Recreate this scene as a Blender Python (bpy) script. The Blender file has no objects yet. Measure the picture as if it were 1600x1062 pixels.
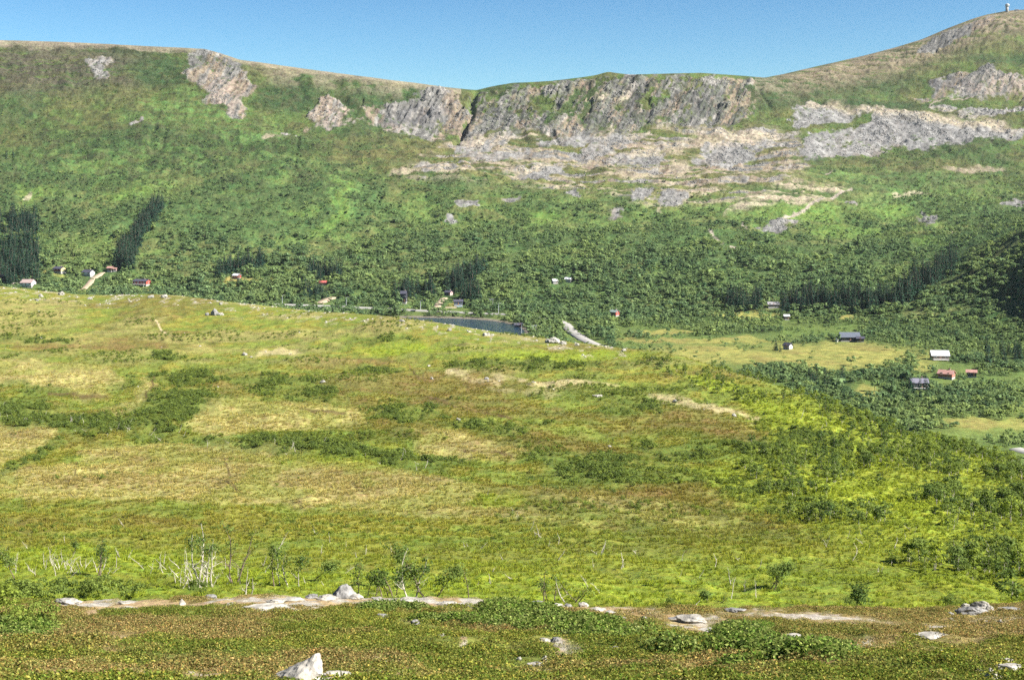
import bpy, math, random
import numpy as np
from mathutils import Vector

# ------------------------------------------------------------------ camera, world, sun
F = 2198.0            # focal length in photo pixels (1600 wide), eye level at photo row 300
HY = 300.0
S = bpy.context.scene
C = S.collection
cam_d = bpy.data.cameras.new('camera')
cam = bpy.data.objects.new('camera', cam_d)
C.objects.link(cam)
cam.location = (0, 0, 0)
cam.rotation_euler = (math.radians(90), 0, 0)
cam_d.sensor_width = 36
cam_d.lens = F / 1600 * 36
cam_d.shift_y = -(531 - HY) / 1600
cam_d.clip_start = 0.5
cam_d.clip_end = 40000
S.camera = cam

SUN_AZ, SUN_EL = math.radians(108), math.radians(40)
w = bpy.data.worlds.new('World')
S.world = w
w.use_nodes = True
nt = w.node_tree
nt.nodes.clear()
out = nt.nodes.new('ShaderNodeOutputWorld')
bg = nt.nodes.new('ShaderNodeBackground')
sky = nt.nodes.new('ShaderNodeTexSky')
sky.sky_type = 'NISHITA'
sky.sun_disc = False
sky.sun_elevation = SUN_EL
sky.sun_rotation = SUN_AZ
sky.altitude = 1500
sky.air_density = 1.0
sky.dust_density = 0.0
sky.ozone_density = 3.0
hs = nt.nodes.new('ShaderNodeHueSaturation')
hs.inputs['Saturation'].default_value = 1.1
nt.links.new(sky.outputs[0], hs.inputs['Color'])
gm = nt.nodes.new('ShaderNodeGamma'); gm.inputs[1].default_value = 1.45
gn_ = nt.nodes.new('ShaderNodeVectorMath'); gn_.operation = 'MULTIPLY'; gn_.inputs[1].default_value = (.240, .260, .247)
nt.links.new(hs.outputs[0], gn_.inputs[0]); nt.links.new(gn_.outputs[0], gm.inputs[0]); g2_ = nt.nodes.new('ShaderNodeVectorMath'); g2_.operation = 'SCALE'; g2_.inputs['Scale'].default_value = 2.05
nt.links.new(gm.outputs[0], g2_.inputs[0]); nt.links.new(g2_.outputs[0], bg.inputs[0])
bg.inputs[1].default_value = 0.08
nt.links.new(bg.outputs[0], out.inputs[0])

sd = bpy.data.lights.new('sun', 'SUN')
sd.energy = 5.0
sd.angle = math.radians(0.5)
sd.color = (1.0, 0.95, 0.86)
sun = bpy.data.objects.new('sun', sd)
C.objects.link(sun)
sv = Vector((math.sin(SUN_AZ) * math.cos(SUN_EL), math.cos(SUN_AZ) * math.cos(SUN_EL), math.sin(SUN_EL)))
sun.rotation_euler = sv.to_track_quat('Z', 'Y').to_euler()
sun.location = (50, -30, 60)

S.view_settings.view_transform = 'Standard'
S.view_settings.look = 'None'
S.view_settings.gamma = 1
S.view_settings.exposure = 1.45
S.render.engine = 'CYCLES'
S.cycles.use_denoising = False
S.cycles.max_bounces = 5
S.cycles.diffuse_bounces = 2
S.cycles.transparent_max_bounces = 4
S.cycles.use_adaptive_sampling = True
S.cycles.adaptive_threshold = 0.02

rng = np.random.default_rng(7)
random.seed(7)

# ------------------------------------------------------------------ numpy noise
def _h(ix, iy, seed):
    n = (ix.astype(np.int64) * 374761393 + iy.astype(np.int64) * 668265263 + seed * 1442695041) & 0xffffffff
    n = ((n ^ (n >> 13)) * 1274126177) & 0xffffffff
    n = n ^ (n >> 16)
    return (n & 0xffff).astype(np.float32) / 65535.0
def vn(x, y, seed=0):
    fx = np.floor(x); fy = np.floor(y)
    tx = (x - fx).astype(np.float32); ty = (y - fy).astype(np.float32)
    tx = tx * tx * (3 - 2 * tx); ty = ty * ty * (3 - 2 * ty)
    a = _h(fx, fy, seed); b = _h(fx + 1, fy, seed); c = _h(fx, fy + 1, seed); d = _h(fx + 1, fy + 1, seed)
    return (a + (b - a) * tx) * (1 - ty) + (c + (d - c) * tx) * ty
def fbm(x, y, seed=0, o=4, g=0.5):
    s = 0; a = 1; t = 0
    for k in range(o):
        s = s + a * vn(x * 2 ** k + 17.3 * k, y * 2 ** k - 9.1 * k, seed + k * 31); t += a; a *= g
    return s / t
def sst(a, b, v):
    t = np.clip((v - a) / (b - a), 0, 1)
    return t * t * (3 - 2 * t)

# ------------------------------------------------------------------ terrain: control lines across the land, near to far
def yz(y, Y): return -Y * (y - HY) / F
XS = np.array([-700, 0, 200, 400, 600, 800, 1000, 1200, 1400, 1600, 2300], float)
def L(rows, kind='y'):
    """rows: list of (x, y or z, Y)"""
    return (kind, rows)
skyl = [(-700, 75), (-100, 64), (0, 63), (100, 66), (200, 71), (280, 75), (320, 77), (345, 84), (375, 94), (400, 97), (500, 111), (600, 124), (650, 130), (700, 137),
        (730, 140), (745, 141), (765, 136), (800, 130), (860, 127), (900, 122), (930, 118), (950, 112), (962, 114), (985, 117), (1040, 115), (1100, 114), (1150, 118), (1195, 122), (1220, 117), (1260, 108),
        (1300, 99), (1350, 88), (1400, 75), (1440, 63), (1480, 46), (1520, 31), (1540, 25), (1573, 19), (1600, 17), (1700, 14), (1900, 30), (2300, 60)]
skY = [(-700, 1950), (0, 1900), (600, 1850), (740, 1860), (900, 1850), (1100, 1860), (1200, 1950), (1300, 2050), (1400, 2150), (1600, 2250), (2300, 2300)]
sx, sy = zip(*skyl); kx, kY = zip(*skY)
LINES = [  # (name, rows to next, line)
 ('N0', 8, L([(0, -1.75, 1.5)], 'z')),
 ('N1', 22, L([(0, -3.35, 8)], 'z')),
 ('N2', 70, L([(-700, 1040, 15), (0, 1058, 15), (800, 1066, 15), (1600, 1058, 15), (2300, 1040, 15)])),
 ('N3', 60, L([(-700, 980, 25), (0, 988, 25), (500, 985, 25), (900, 992, 25), (1300, 994, 25), (1600, 988, 25), (2300, 975, 25)])),
 ('N4', 8, L([(-700, 925, 37), (0, 938, 37), (100, 940, 37), (300, 941, 37), (420, 936, 37), (600, 936, 37), (760, 940, 37), (950, 952, 37), (1100, 957, 37), (1300, 957, 37), (1450, 955, 37), (1600, 950, 37), (2300, 940, 37)])),
 ('N5', 8, L([(-700, 937, 48), (0, 952, 48), (600, 950, 48), (1000, 969, 48), (1600, 965, 48), (2300, 955, 48)])),
 ('N6', 18, L([(-700, 945, 64), (0, 958, 64), (600, 956, 64), (1000, 972, 64), (1600, 970, 64), (2300, 960, 64)])),
 ('M0', 45, L([(-700, 930, 82), (0, 938, 82), (600, 938, 82), (1000, 950, 82), (1600, 952, 82), (2300, 950, 82)])),
 ('M1', 50, L([(-700, 895, 110), (0, 900, 110), (800, 903, 110), (1200, 912, 108), (1600, 915, 105), (2300, 915, 102)])),
 ('M2', 50, L([(-700, 850, 150), (0, 850, 150), (800, 855, 150), (1200, 860, 145), (1600, 872, 130), (2300, 890, 122)])),
 ('M3', 80, L([(-700, 780, 215), (0, 785, 212), (800, 800, 200), (1200, 795, 203), (1400, 812, 183), (1600, 832, 163), (2300, 875, 145)])),
 ('M4', 75, L([(-700, 660, 330), (0, 660, 335), (800, 700, 290), (1200, 712, 280), (1400, 748, 245), (1600, 786, 213), (2300, 862, 175)])),
 ('M5', 75, L([(-700, 520, 540), (0, 530, 530), (400, 545, 500), (800, 600, 410), (1200, 648, 352), (1400, 702, 295), (1600, 757, 256), (2300, 855, 210)])),
 ('C0', 10, L([(-700, 440, 720), (0, 448, 690), (60, 455, 690), (140, 462, 680), (180, 462, 670), (235, 459, 660), (290, 464, 640), (400, 478, 610), (500, 489, 585), (600, 495, 560), (700, 509, 535), (800, 526, 515), (870, 536, 500), (950, 546, 480), (1050, 556, 455), (1200, 603, 400), (1300, 640, 360), (1400, 676, 330), (1500, 708, 308), (1600, 738, 290), (2300, 850, 240)])),
 ('P1', 10, L([(-700, -58, 790), (0, -58, 760), (400, -60, 680), (800, -62, 585), (1000, -63, 540), (1200, -66, 460), (1400, -66, 385), (1600, -68, 345), (2300, -75, 300)], 'z')),
 ('P2', 25, L([(-700, -78, 860), (0, -79, 830), (400, -82, 770), (800, -86, 680), (1000, -86, 640), (1200, -85.5, 560), (1400, -86, 465), (1600, -87.5, 420), (2300, -88, 360)], 'z')),
 ('V0', 70, L([(-700, -80, 930), (0, -81, 900), (400, -84, 860), (560, -86.5, 830), (800, -87.2, 780), (1000, -86.6, 720), (1200, -86, 652), (1400, -86.6, 560), (1600, -88, 484), (2300, -88, 430)], 'z')),
 ('V1', 60, L([(-700, -80, 990), (0, -81, 960), (400, -84, 930), (530, -87, 930), (600, -90, 930), (780, -90.5, 895), (835, -87, 880), (900, -86.5, 850), (1000, -86.2, 790), (1200, -86, 762), (1400, -86.3, 690), (1600, -88, 625), (2300, -84, 560)], 'z')),
 ('V2', 40, L([(-700, 474, 1040), (0, 472, 1040), (400, 487, 990), (500, 491, 992), (620, 493, 998), (700, 495.5, 988), (800, 500, 964), (860, 506, 915), (1000, 505, 925), (1200, 516, 875), (1400, 532, 815), (1600, 546, 780), (2300, 520, 640)])),
 ('S0', 55, L([(-700, 448, 1150), (0, 448, 1150), (200, 452, 1130), (400, 466, 1060), (600, 478, 1040), (800, 482, 1030), (1000, 488, 985), (1200, 496, 930), (1400, 502, 890), (1600, 500, 840), (2300, 440, 700)])),
 ('S1', 60, L([(-700, 395, 1240), (0, 400, 1240), (400, 405, 1200), (600, 412, 1190), (800, 420, 1160), (1000, 422, 1130), (1200, 432, 1080), (1400, 450, 990), (1500, 445, 945), (1600, 420, 905), (1680, 368, 890), (1760, 338, 875), (2300, 250, 850)])),
 ('S2', 60, L([(-700, 335, 1370), (0, 340, 1370), (400, 345, 1340), (800, 350, 1340), (1200, 360, 1290), (1400, 378, 1230), (1500, 386, 1120), (1600, 362, 1015), (1680, 322, 1010), (1760, 288, 1000), (2300, 195, 1000)])),
 ('S3', 60, L([(-700, 275, 1500), (0, 280, 1500), (400, 285, 1480), (800, 290, 1500), (1200, 290, 1500), (1400, 312, 1470), (1600, 335, 1370), (2300, 210, 1250)])),
 ('S4', 50, L([(-700, 210, 1640), (0, 215, 1640), (400, 220, 1620), (600, 225, 1640), (800, 235, 1660), (1200, 240, 1680), (1400, 245, 1700), (1600, 250, 1700), (2300, 190, 1600)])),
 ('S5', 50, L([(-700, 140, 1770), (0, 140, 1770), (300, 160, 1740), (500, 195, 1730), (600, 205, 1735), (740, 202, 1760), (900, 190, 1770), (1100, 190, 1780), (1250, 195, 1800), (1400, 190, 1830), (1600, 180, 1850), (2300, 150, 1800)])),
 ('S6', 30, L([(-700, 95, 1850), (0, 95, 1840), (300, 110, 1800), (500, 150, 1785), (740, 168, 1805), (900, 158, 1810), (1100, 158, 1820), (1220, 162, 1850), (1400, 158, 1900), (1500, 153, 1920), (1600, 156, 1930), (2300, 120, 2000)])),
 ('S6b', 50, L([(-700, 83, 1880), (0, 77, 1872), (300, 88, 1850), (500, 126, 1820), (740, 150, 1830), (900, 137, 1830), (1100, 134, 1840), (1200, 135, 1885), (1300, 118, 1950), (1400, 122, 1962), (1500, 110, 1962), (1600, 104, 1972), (2300, 90, 2100)])),
 ('S7', 5, L([(x, y, float(np.interp(x, kx, kY))) for x, y in skyl])),
 ('P8', 5, None), ('P9', 4, None), ('P10', 0, None)]
NAMES = [l[0] for l in LINES]

ux = np.arange(-0.42, 0.42, 1.5 / F)
xr = np.arange(0.43, 0.9, 0.01)
xf = np.array([0.95, 1.05, 1.2, 1.4, 1.7, 2.1, 2.7, 3.3, 4.0])
U = np.concatenate([-xf[::-1], -xr[::-1], ux, xr, xf])
PX = 800 + U * F
NC = len(U)
pxc = np.clip(PX, -700, 2300)
def smooth(a, k):
    # box smoothing along the fine columns only
    if k < 2: return a
    pad = np.concatenate([np.full(k, a[0]), a, np.full(k, a[-1])])
    ker = np.hanning(2 * k + 3)[1:-1]; ker /= ker.sum()
    return np.convolve(pad, ker, mode='same')[k:-k]
CY, CZ = [], []
for nm, n, ln in LINES:
    if ln is None:
        zc, Yc = CZ[NAMES.index('S7')], CY[NAMES.index('S7')]
        if nm == 'P8': Y_, z_ = Yc + 300, zc - 4
        if nm == 'P9': Y_, z_ = Yc * 0 + 4500, zc * 0.7
        if nm == 'P10': Y_, z_ = Yc * 0 + 7000, zc * 0 - 50
    else:
        k, rows = ln
        a, b, c = zip(*rows)
        Y_ = np.interp(pxc, a, c)
        v = np.interp(pxc, a, b)
        sm = 5 if nm == 'S7' else (22 if nm in ('C0', 'N4', 'V1', 'V2') else 60)
        Y_ = smooth(Y_, 60); v = smooth(v, sm)
        z_ = v if k == 'z' else -Y_ * (v - HY) / F
    CY.append(Y_); CZ.append(z_)
CY = np.array(CY); CZ = np.array(CZ)
# monotone cubic z(Y) per column
h = np.diff(CY, axis=0); dl = np.diff(CZ, axis=0) / h
m = np.zeros_like(CZ)
m[0] = dl[0]; m[-1] = dl[-1]
hm = 2 * dl[1:] * dl[:-1] / np.where(np.abs(dl[1:] + dl[:-1]) < 1e-9, 1, dl[1:] + dl[:-1])
m[1:-1] = np.where(dl[1:] * dl[:-1] > 0, hm, 0)
GY, GZ, ROW = [], [], {}
r = 0
for i, (nm, n, ln) in enumerate(LINES):
    ROW[nm] = r
    if n == 0:
        GY.append(CY[i]); GZ.append(CZ[i]); r += 1; break
    for j in range(n):
        t = j / n
        Y_ = CY[i] * (CY[i + 1] / CY[i]) ** t
        s = (Y_ - CY[i]) / h[i]
        z = ((2 * s**3 - 3 * s**2 + 1) * CZ[i] + (s**3 - 2 * s**2 + s) * h[i] * m[i] + (-2 * s**3 + 3 * s**2) * CZ[i + 1] + (s**3 - s**2) * h[i] * m[i + 1])
        GY.append(Y_); GZ.append(z); r += 1
GY = np.array(GY, np.float32); GZ = np.array(GZ, np.float32)
NR = GY.shape[0]
GX = (GY * U[None, :]).astype(np.float32)
QX = np.broadcast_to(PX[None, :], GY.shape).astype(np.float32)     # where each point of the land lies in the photo
QY = (HY - GZ / GY * F).astype(np.float32)
RI = np.arange(NR)[:, None] * np.ones((1, NC), int)
near = (RI < ROW['N6']).astype(np.float32)
mid = ((RI >= ROW['N6']) & (RI < ROW['P1'])).astype(np.float32)
val = ((RI >= ROW['P1']) & (RI < ROW['S0'])).astype(np.float32)
far = (RI >= ROW['S0']).astype(np.float32)
vf = ((RI >= ROW['P1'])).astype(np.float32)

# warped photo coordinates give patch outlines an uneven edge
wa = (fbm(QX / 26, QY / 12, 5, 4) - .5); wb = (fbm(QX / 26, QY / 12, 9, 4) - .5)
WX = QX + wa * 46; WY = QY + wb * 16
def ell(cx, cy, rx, ry, ang=0, soft=0.35):
    a = math.radians(ang); dx = WX - cx; dy = WY - cy
    u = (dx * math.cos(a) + dy * math.sin(a)) / rx; v = (-dx * math.sin(a) + dy * math.cos(a)) / ry
    d = np.sqrt(u * u + v * v)
    return 1 - sst(1 - soft, 1 + soft, d)
def ells(lst, soft=0.35):
    o = np.zeros_like(WX)
    for e in lst: o = np.maximum(o, ell(*e[:4], e[4] if len(e) > 4 else 0, soft))
    return o
def segd(x, y, pts):
    d = np.full_like(x, 1e9)
    for (ax, ay), (bx, by) in zip(pts[:-1], pts[1:]):
        L2 = (bx - ax)**2 + (by - ay)**2
        t = np.clip(((x - ax) * (bx - ax) + (y - ay) * (by - ay)) / L2, 0, 1)
        d = np.minimum(d, np.hypot(x - ax - t * (bx - ax), y - ay - t * (by - ay)))
    return d
def stroke(pts, wd, warp=1.0, soft=0.4):
    d = segd(QX + (WX - QX) * warp, QY + (WY - QY) * warp, pts)
    return 1 - sst(wd * (1 - soft), wd * (1 + soft), d)
def poly(pts, soft=4.0, warp=1.0):
    x = QX + (WX - QX) * warp; y = QY + (WY - QY) * warp
    xs_ = [p[0] for p in pts]; ys_ = [p[1] for p in pts]
    o = np.zeros_like(x)
    sel = (x > min(xs_) - 20) & (x < max(xs_) + 20) & (y > min(ys_) - 20) & (y < max(ys_) + 20)
    if not sel.any(): return o
    xx = x[sel]; yy = y[sel]
    ins = np.zeros(xx.shape, bool)
    n = len(pts)
    for i in range(n):
        ax, ay = pts[i]; bx, by = pts[(i + 1) % n]
        if ay == by: continue
        c = ((ay > yy) != (by > yy)) & (xx < (bx - ax) * (yy - ay) / (by - ay) + ax)
        ins ^= c
    d = segd(xx, yy, list(pts) + [pts[0]])
    sd = np.where(ins, d, -d)
    o[sel] = sst(-soft, soft, sd)
    return o

# ---- world-space noises
fX, fY = GX, GY
n_l = fbm(fX / 90, fY / 90, 11, 4)
n_m = fbm(fX / 22, fY / 22, 12, 4)
n_s = fbm(fX / 5, fY / 5, 13, 4)
n_str = fbm((fX + fY * .25) / 70, fY / 14 + GZ / 9, 21, 5)        # long streaks along the slope
n_str2 = fbm((fX + fY * .3) / 30, fY / 7 + GZ / 4, 22, 4)

# ---- rock on the far side
rk = np.zeros_like(GX)
for pts in [
 [(285, 92), (300, 86), (320, 79), (345, 86), (372, 97), (392, 130), (386, 160), (372, 182), (352, 182), (350, 166), (322, 160), (318, 132), (290, 128)],
 [(480, 168), (512, 153), (530, 160), (545, 178), (562, 190), (540, 200), (485, 206)],
 [(560, 192), (563, 170), (590, 170), (625, 162), (645, 150), (690, 139), (722, 150), (732, 175), (730, 205), (680, 216), (640, 212), (600, 212), (602, 199), (570, 197)],
 [(742, 152), (800, 138), (860, 132), (950, 120), (1050, 116), (1130, 118), (1172, 130), (1178, 182), (1150, 196), (1050, 202), (990, 202), (930, 216), (880, 220), (800, 207), (765, 205), (728, 236), (705, 238), (722, 208), (736, 190)],
 [(1090, 226), (1150, 206), (1212, 200), (1218, 228), (1170, 246), (1110, 246), (1090, 236)],
 [(1236, 168), (1262, 160), (1300, 166), (1370, 168), (1440, 180), (1560, 190), (1582, 206), (1560, 216), (1500, 228), (1440, 233), (1400, 228), (1370, 236), (1340, 240), (1300, 250), (1254, 253), (1250, 210), (1245, 195)],
 [(1405, 142), (1450, 146), (1470, 122), (1530, 110), (1560, 104), (1576, 118), (1640, 118), (1700, 128), (1700, 164), (1560, 155), (1450, 154)]]:
    rk = np.maximum(rk, poly(pts, 6, 1.0))
gaps = sst(.44, .55, fbm((QX - QY * .9) / 42, QY / 16, 61, 4))                  # grassy ledges running through the cliffs
bigcl = poly([(742, 130), (1180, 110), (1180, 200), (742, 220)], 4)
AC = QX * .8 + QY * .6; AL = -QX * .6 + QY * .8
diag = fbm(AC / 9, AL / 34, 62, 5); diag2 = fbm(AC / 22, AL / 60, 63, 4); diag3 = fbm(AC / 3.2, AL / 11, 64, 3)
rk *= 1 - np.clip(gaps * .45 + sst(.53, .62, diag2 * .5 + diag * .5) * (.10 + .42 * bigcl * sst(190, 165, QY)), 0, .9)
g5 = stroke([(1254, 200), (1310, 192), (1360, 184), (1372, 170)], 4, 0.5)
rk *= 1 - 0.9 * g5
small = ells([(845, 268, 42, 13, -12), (925, 236, 44, 10, -6), (1000, 247, 46, 12, -5), (1000, 300, 25, 13), (1052, 305, 20, 13, -20), (765, 226, 48, 10, -20), (950, 216, 70, 8, -4), (880, 222, 40, 7, -4), (1180, 210, 60, 8, 2), (1130, 248, 50, 7, 0), (905, 301, 11, 5), (728, 318, 24, 6), (702, 342, 8, 5),
   (792, 310, 14, 4, -10), (1216, 348, 27, 8, -10), (1441, 341, 15, 11), (1560, 174, 60, 6, -4), (1486, 170, 20, 5), (214, 190, 7, 4), (160, 105, 16, 16), (448, 210, 8, 5),
   (735, 229, 28, 7, -18), (1335, 318, 10, 4), (960, 332, 12, 7), (780, 243, 50, 6, -8), (1580, 208, 30, 5, -6), (1590, 320, 22, 6)])
rk = np.maximum(rk, small * (0.55 + 0.45 * sst(.42, .56, n_str2)))
zone = poly([(620, 276), (715, 215), (800, 205), (960, 205), (1080, 200), (1220, 196), (1265, 262), (1210, 300), (1050, 318), (850, 292), (740, 285)], 12)
rk = np.maximum(rk, zone * sst(.56, .62, n_str) * .85)
summ = poly([(1430, 78), (1455, 58), (1500, 40), (1552, 22), (1556, 32), (1500, 56), (1460, 78), (1435, 84)], 3, .3)
rk = np.maximum(rk, summ * .75)
rk *= far
bare = np.zeros_like(GX)                                                       # tan gravel and dry heath
bare = np.maximum(bare, zone * sst(.475, .54, n_str) * .95)
bare = np.maximum(bare, poly([(1130, 330), (1160, 305), (1230, 290), (1330, 296), (1320, 308), (1260, 320), (1180, 326)], 6) * sst(.42, .58, n_str2))
bare = np.maximum(bare, poly([(1370, 168), (1440, 176), (1560, 186), (1600, 205), (1560, 212), (1480, 196), (1400, 182), (1300, 172), (1262, 160)], 4) * .8)
bare = np.maximum(bare, ells([(690, 267, 52, 5, 3), (1062, 262, 20, 9), (1052, 228, 22, 9), (1140, 215, 90, 7, -4), (640, 266, 30, 4), (1130, 240, 45, 5), (1465, 194, 60, 5, 8), (430, 215, 12, 5), (1010, 268, 60, 6, -6),
   (1420, 300, 20, 3), (1480, 362, 12, 3), (1520, 264, 40, 4), (50, 307, 5, 4), (1034, 325, 6, 3), (845, 246, 60, 5, -5)]) * .8)
rim = far * sst(-15, -2, -(QY - np.interp(QX, sx, sy)) ) * sst(-500, -100, -QX * 0 - 90)
rimd = QY - np.interp(QX, sx, sy)
bare = np.maximum(bare, (1 - sst(3, 12, rimd + 10 * (n_m - .5))) * (QX < 720) * .75)
bare = np.maximum(bare, (1 - sst(12, 50, rimd)) * (QX > 1180) * .45 * sst(.4, .6, n_str2))
bare = np.maximum(bare, (1 - sst(10, 40, rimd)) * sst(380, 440, QX) * (QX < 640) * .5 * sst(.45, .6, n_m))
bare *= far
trail = np.maximum.reduce([stroke([(1332, 297), (1300, 307), (1270, 319), (1258, 328), (1244, 332), (1205, 345)], 1.6, .15), stroke([(1160, 343), (1161, 350), (1168, 355)], 1.8, .15),
   stroke([(1107, 361), (1114, 370), (1122, 379), (1128, 382)], 1.9, .15), stroke([(1142, 388), (1152, 392)], 1.9, .15), stroke([(1300, 270), (1290, 275)], 1.3, .15),
   stroke([(1455, 165), (1460, 157), (1520, 153)], 1.1, .15), stroke([(615, 300), (640, 270), (680, 240), (705, 222)], 1.0, .5) * .0]) * far

# gully in the cliff and dark crevices
gul = stroke([(743, 146), (737, 160), (735, 185), (726, 205), (713, 222)], 4, .3, .6) * far
gul2 = ells([(1010, 168, 4, 22, 20), (915, 180, 4, 20, 25), (1120, 175, 4, 25, 25), (860, 165, 4, 18, 20), (660, 185, 3, 12, 10), (572, 165, 2, 8)], .6) * far
# ---- displacement
dz = np.zeros_like(GX)
rid = 1 - np.abs(2 * fbm((fX - fY * .3) / 26, fY / 20 + GZ / 14, 41, 5) - 1)
rid2 = 1 - np.abs(2 * fbm((fX - GZ * .8) / 9, fY / 7 + GZ / 7, 42, 4) - 1)
edge = sst(0, 14, rimd + 2)
dz += far * edge * ((n_m - .5) * 5 + (n_l - .5) * 16 * sst(1000, 1400, GY) + (n_s - .5) * 2.2)
cl = np.clip(rk * sst(240, 150, QY), 0, 1) * (1 - .85 * sst(1190, 1225, QX) * sst(1640, 1400, QX) * 1.0) * (1 - .6 * sst(440, 400, QX))
dz += far * edge * cl * ((rid - .6) * 11 + (rid2 - .6) * 6 + (diag - .5) * 13 + (diag3 - .5) * 8)
dz += far * edge * (1 - cl) * sst(430, 300, QY) * ((n_str2 - .5) * 7 + (fbm(fX / 8, fY / 5 + GZ / 5, 47, 4) - .5) * 5)
dz += rk * far * (fbm(fX / 2.3, fY / 2.3 + GZ / 2.3, 44, 3) - .5) * (1.0 + 1.6 * bigcl) * (.3 + .7 * edge)
fur = 1 - np.abs(2 * fbm((fX + GZ * .5) / 34, GZ / 60, 45, 3) - 1)
dz -= far * edge * sst(.72, .97, fur) * sst(.45, .6, n_l) * 2.6 * sst(330, 200, QY) * (1 - cl)
dz -= gul * 9 * edge; dz -= gul2 * 4
dz += mid * ((n_m - .5) * 2.2 * sst(150, 350, GY) + (n_s - .5) * .9 + (fbm(fX / 1.1, fY / 1.1, 46, 2) - .5) * .28) * (1 - .7 * sst(-14, -2, -(QY - np.interp(QX, *zip(*[(a, b) for a, b, c in LINES[NAMES.index('C0')][2][1]])))))
dz += mid * ((fbm(fX / 3.2, fY / 3.2, 48, 3) - .5) * .8 + (fbm(fX / 14, fY / 10, 49, 3) - .5) * 1.6 * sst(120, 200, GY)) * sst(4, 30, QY - np.interp(QX, *zip(*[(a, b) for a, b, c in LINES[NAMES.index('C0')][2][1]])))
dz += val * ((n_m - .5) * 1.6 * (QX > 900) + (n_s - .5) * .5 * (QX > 860))
nn = fbm(fX / 2.2, fY / 2.2, 51, 4) - .5
nf = fbm(fX / .45, fY / .45, 52, 3) - .5
dz += near * (nn * .42 + nf * .12) * sst(3, 9, GY)

# ---- near ground masks
n_brk = sst(.28, .42, fbm(fX / 1.4, fY / 2.5, 59, 3))
n_bare = n_brk * stroke([(90, 942), (235, 943), (300, 943), (430, 942), (540, 938), (640, 938), (760, 944), (880, 952), (1010, 962)], 5.5, .6, .7) * near
n_bare = np.maximum(n_bare, stroke([(300, 951), (400, 949), (500, 953)], 3, .3) * near)
n_bare = np.maximum(n_bare, ells([(880, 1016, 20, 9), (835, 1035, 25, 4, 12), (1120, 972, 60, 4, 8), (1000, 960, 30, 4), (1090, 985, 60, 4, 5), (650, 968, 18, 3), (535, 983, 7, 2.5), (680, 985, 12, 3), (720, 1012, 9, 3), (320, 1044, 36, 4),
   (225, 1040, 14, 5), (1520, 1042, 18, 6, 15), (1240, 1000, 30, 5), (480, 1062, 60, 12), (140, 955, 14, 4), (1570, 970, 60, 7), (1290, 968, 90, 6), (1430, 980, 90, 8), (1180, 962, 60, 5), (960, 958, 70, 6, 8), (1080, 978, 50, 5, 5), (1130, 992, 50, 5, 3), (1340, 1010, 60, 7), (1100, 1050, 40, 6), (600, 1030, 30, 5), (180, 1000, 40, 4), (1480, 1012, 50, 6)], .5) * near * .9)
n_brown = near * np.clip(sst(.50, .64, fbm(fX / 2.5, fY / 3.5, 53, 4)) * .85 + .12 + .6 * sst(1080, 1300, QX) * sst(1010, 980, QY) + .8 * ell(150, 1045, 120, 14), 0, 1)
# ---- mid field masks
dry = np.zeros_like(GX)
for p in [[(-60, 568), (60, 562), (180, 576), (192, 600), (165, 620), (110, 618), (50, 600), (-60, 604)],
          [(-60, 668), (80, 671), (92, 682), (45, 706), (-10, 735), (-60, 740)],
          [(130, 702), (200, 690), (350, 695), (450, 702), (600, 732), (735, 757), (765, 775), (700, 792), (500, 786), (300, 786), (100, 782), (-60, 776), (-60, 745), (60, 732), (118, 722)],
          [(290, 660), (330, 627), (450, 625), (560, 640), (575, 655), (480, 664), (400, 672), (330, 682)], [(648, 672), (700, 674), (800, 700), (830, 712), (760, 718), (680, 716), (655, 700)],
          [(245, 585), (225, 590), (205, 625), (160, 640), (180, 650), (215, 640), (240, 610)]]:
    dry = np.maximum(dry, poly(p, 6, .8) * mid)
dry = np.maximum(dry, mid * .65 * sst(.50, .62, n_m) * sst(640, 480, QY))
dry = np.maximum(dry, mid * ells([(330, 545, 60, 6), (80, 530, 90, 8), (1000, 800, 130, 16, 10), (700, 800, 200, 12, 4), (500, 520, 120, 6)], .6) * .55)
tan_ = mid * np.maximum.reduce([stroke([(700, 582), (790, 595), (860, 600), (960, 606)], 6, .4), stroke([(1000, 620), (1070, 628), (1180, 655)], 6, .4), ell(430, 551, 40, 4), ell(840, 612, 70, 6, 5) * .5]) * sst(.36, .56, fbm(fX / 9, fY / 13, 104, 4)) * .9
crest_s = mid * sst(.62, .70, fbm(fX / 2.6, fY / 6, 71, 3)) * (1 - sst(4, 22, QY - np.interp(QX, *zip(*[(a, b) for a, b, c in LINES[NAMES.index('C0')][2][1]])))) * (QX < 980)
shr = mid * np.maximum.reduce([ells([(455, 608, 62, 17), (270, 555, 25, 7), (640, 645, 58, 16), (765, 668, 50, 11, 5), (835, 660, 24, 5), (930, 735, 90, 28), (1045, 706, 62, 14, 5), (980, 635, 55, 11, 8), (20, 598, 25, 5),
   (1180, 700, 40, 10), (270, 635, 65, 30, -10), (600, 530, 55, 6), (820, 570, 120, 8), (590, 580, 30, 5), (35, 640, 60, 14), (50, 530, 70, 5), (70, 610, 40, 7), (200, 598, 25, 5), (1270, 690, 60, 20)], .4),
   stroke([(240, 588), (330, 590), (420, 593), (520, 606)], 7), stroke([(-40, 655), (100, 662), (200, 668), (330, 692), (500, 704), (700, 728)], 12), stroke([(0, 745), (50, 718), (95, 690)], 6), stroke([(180, 610), (200, 590)], 7)])
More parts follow.
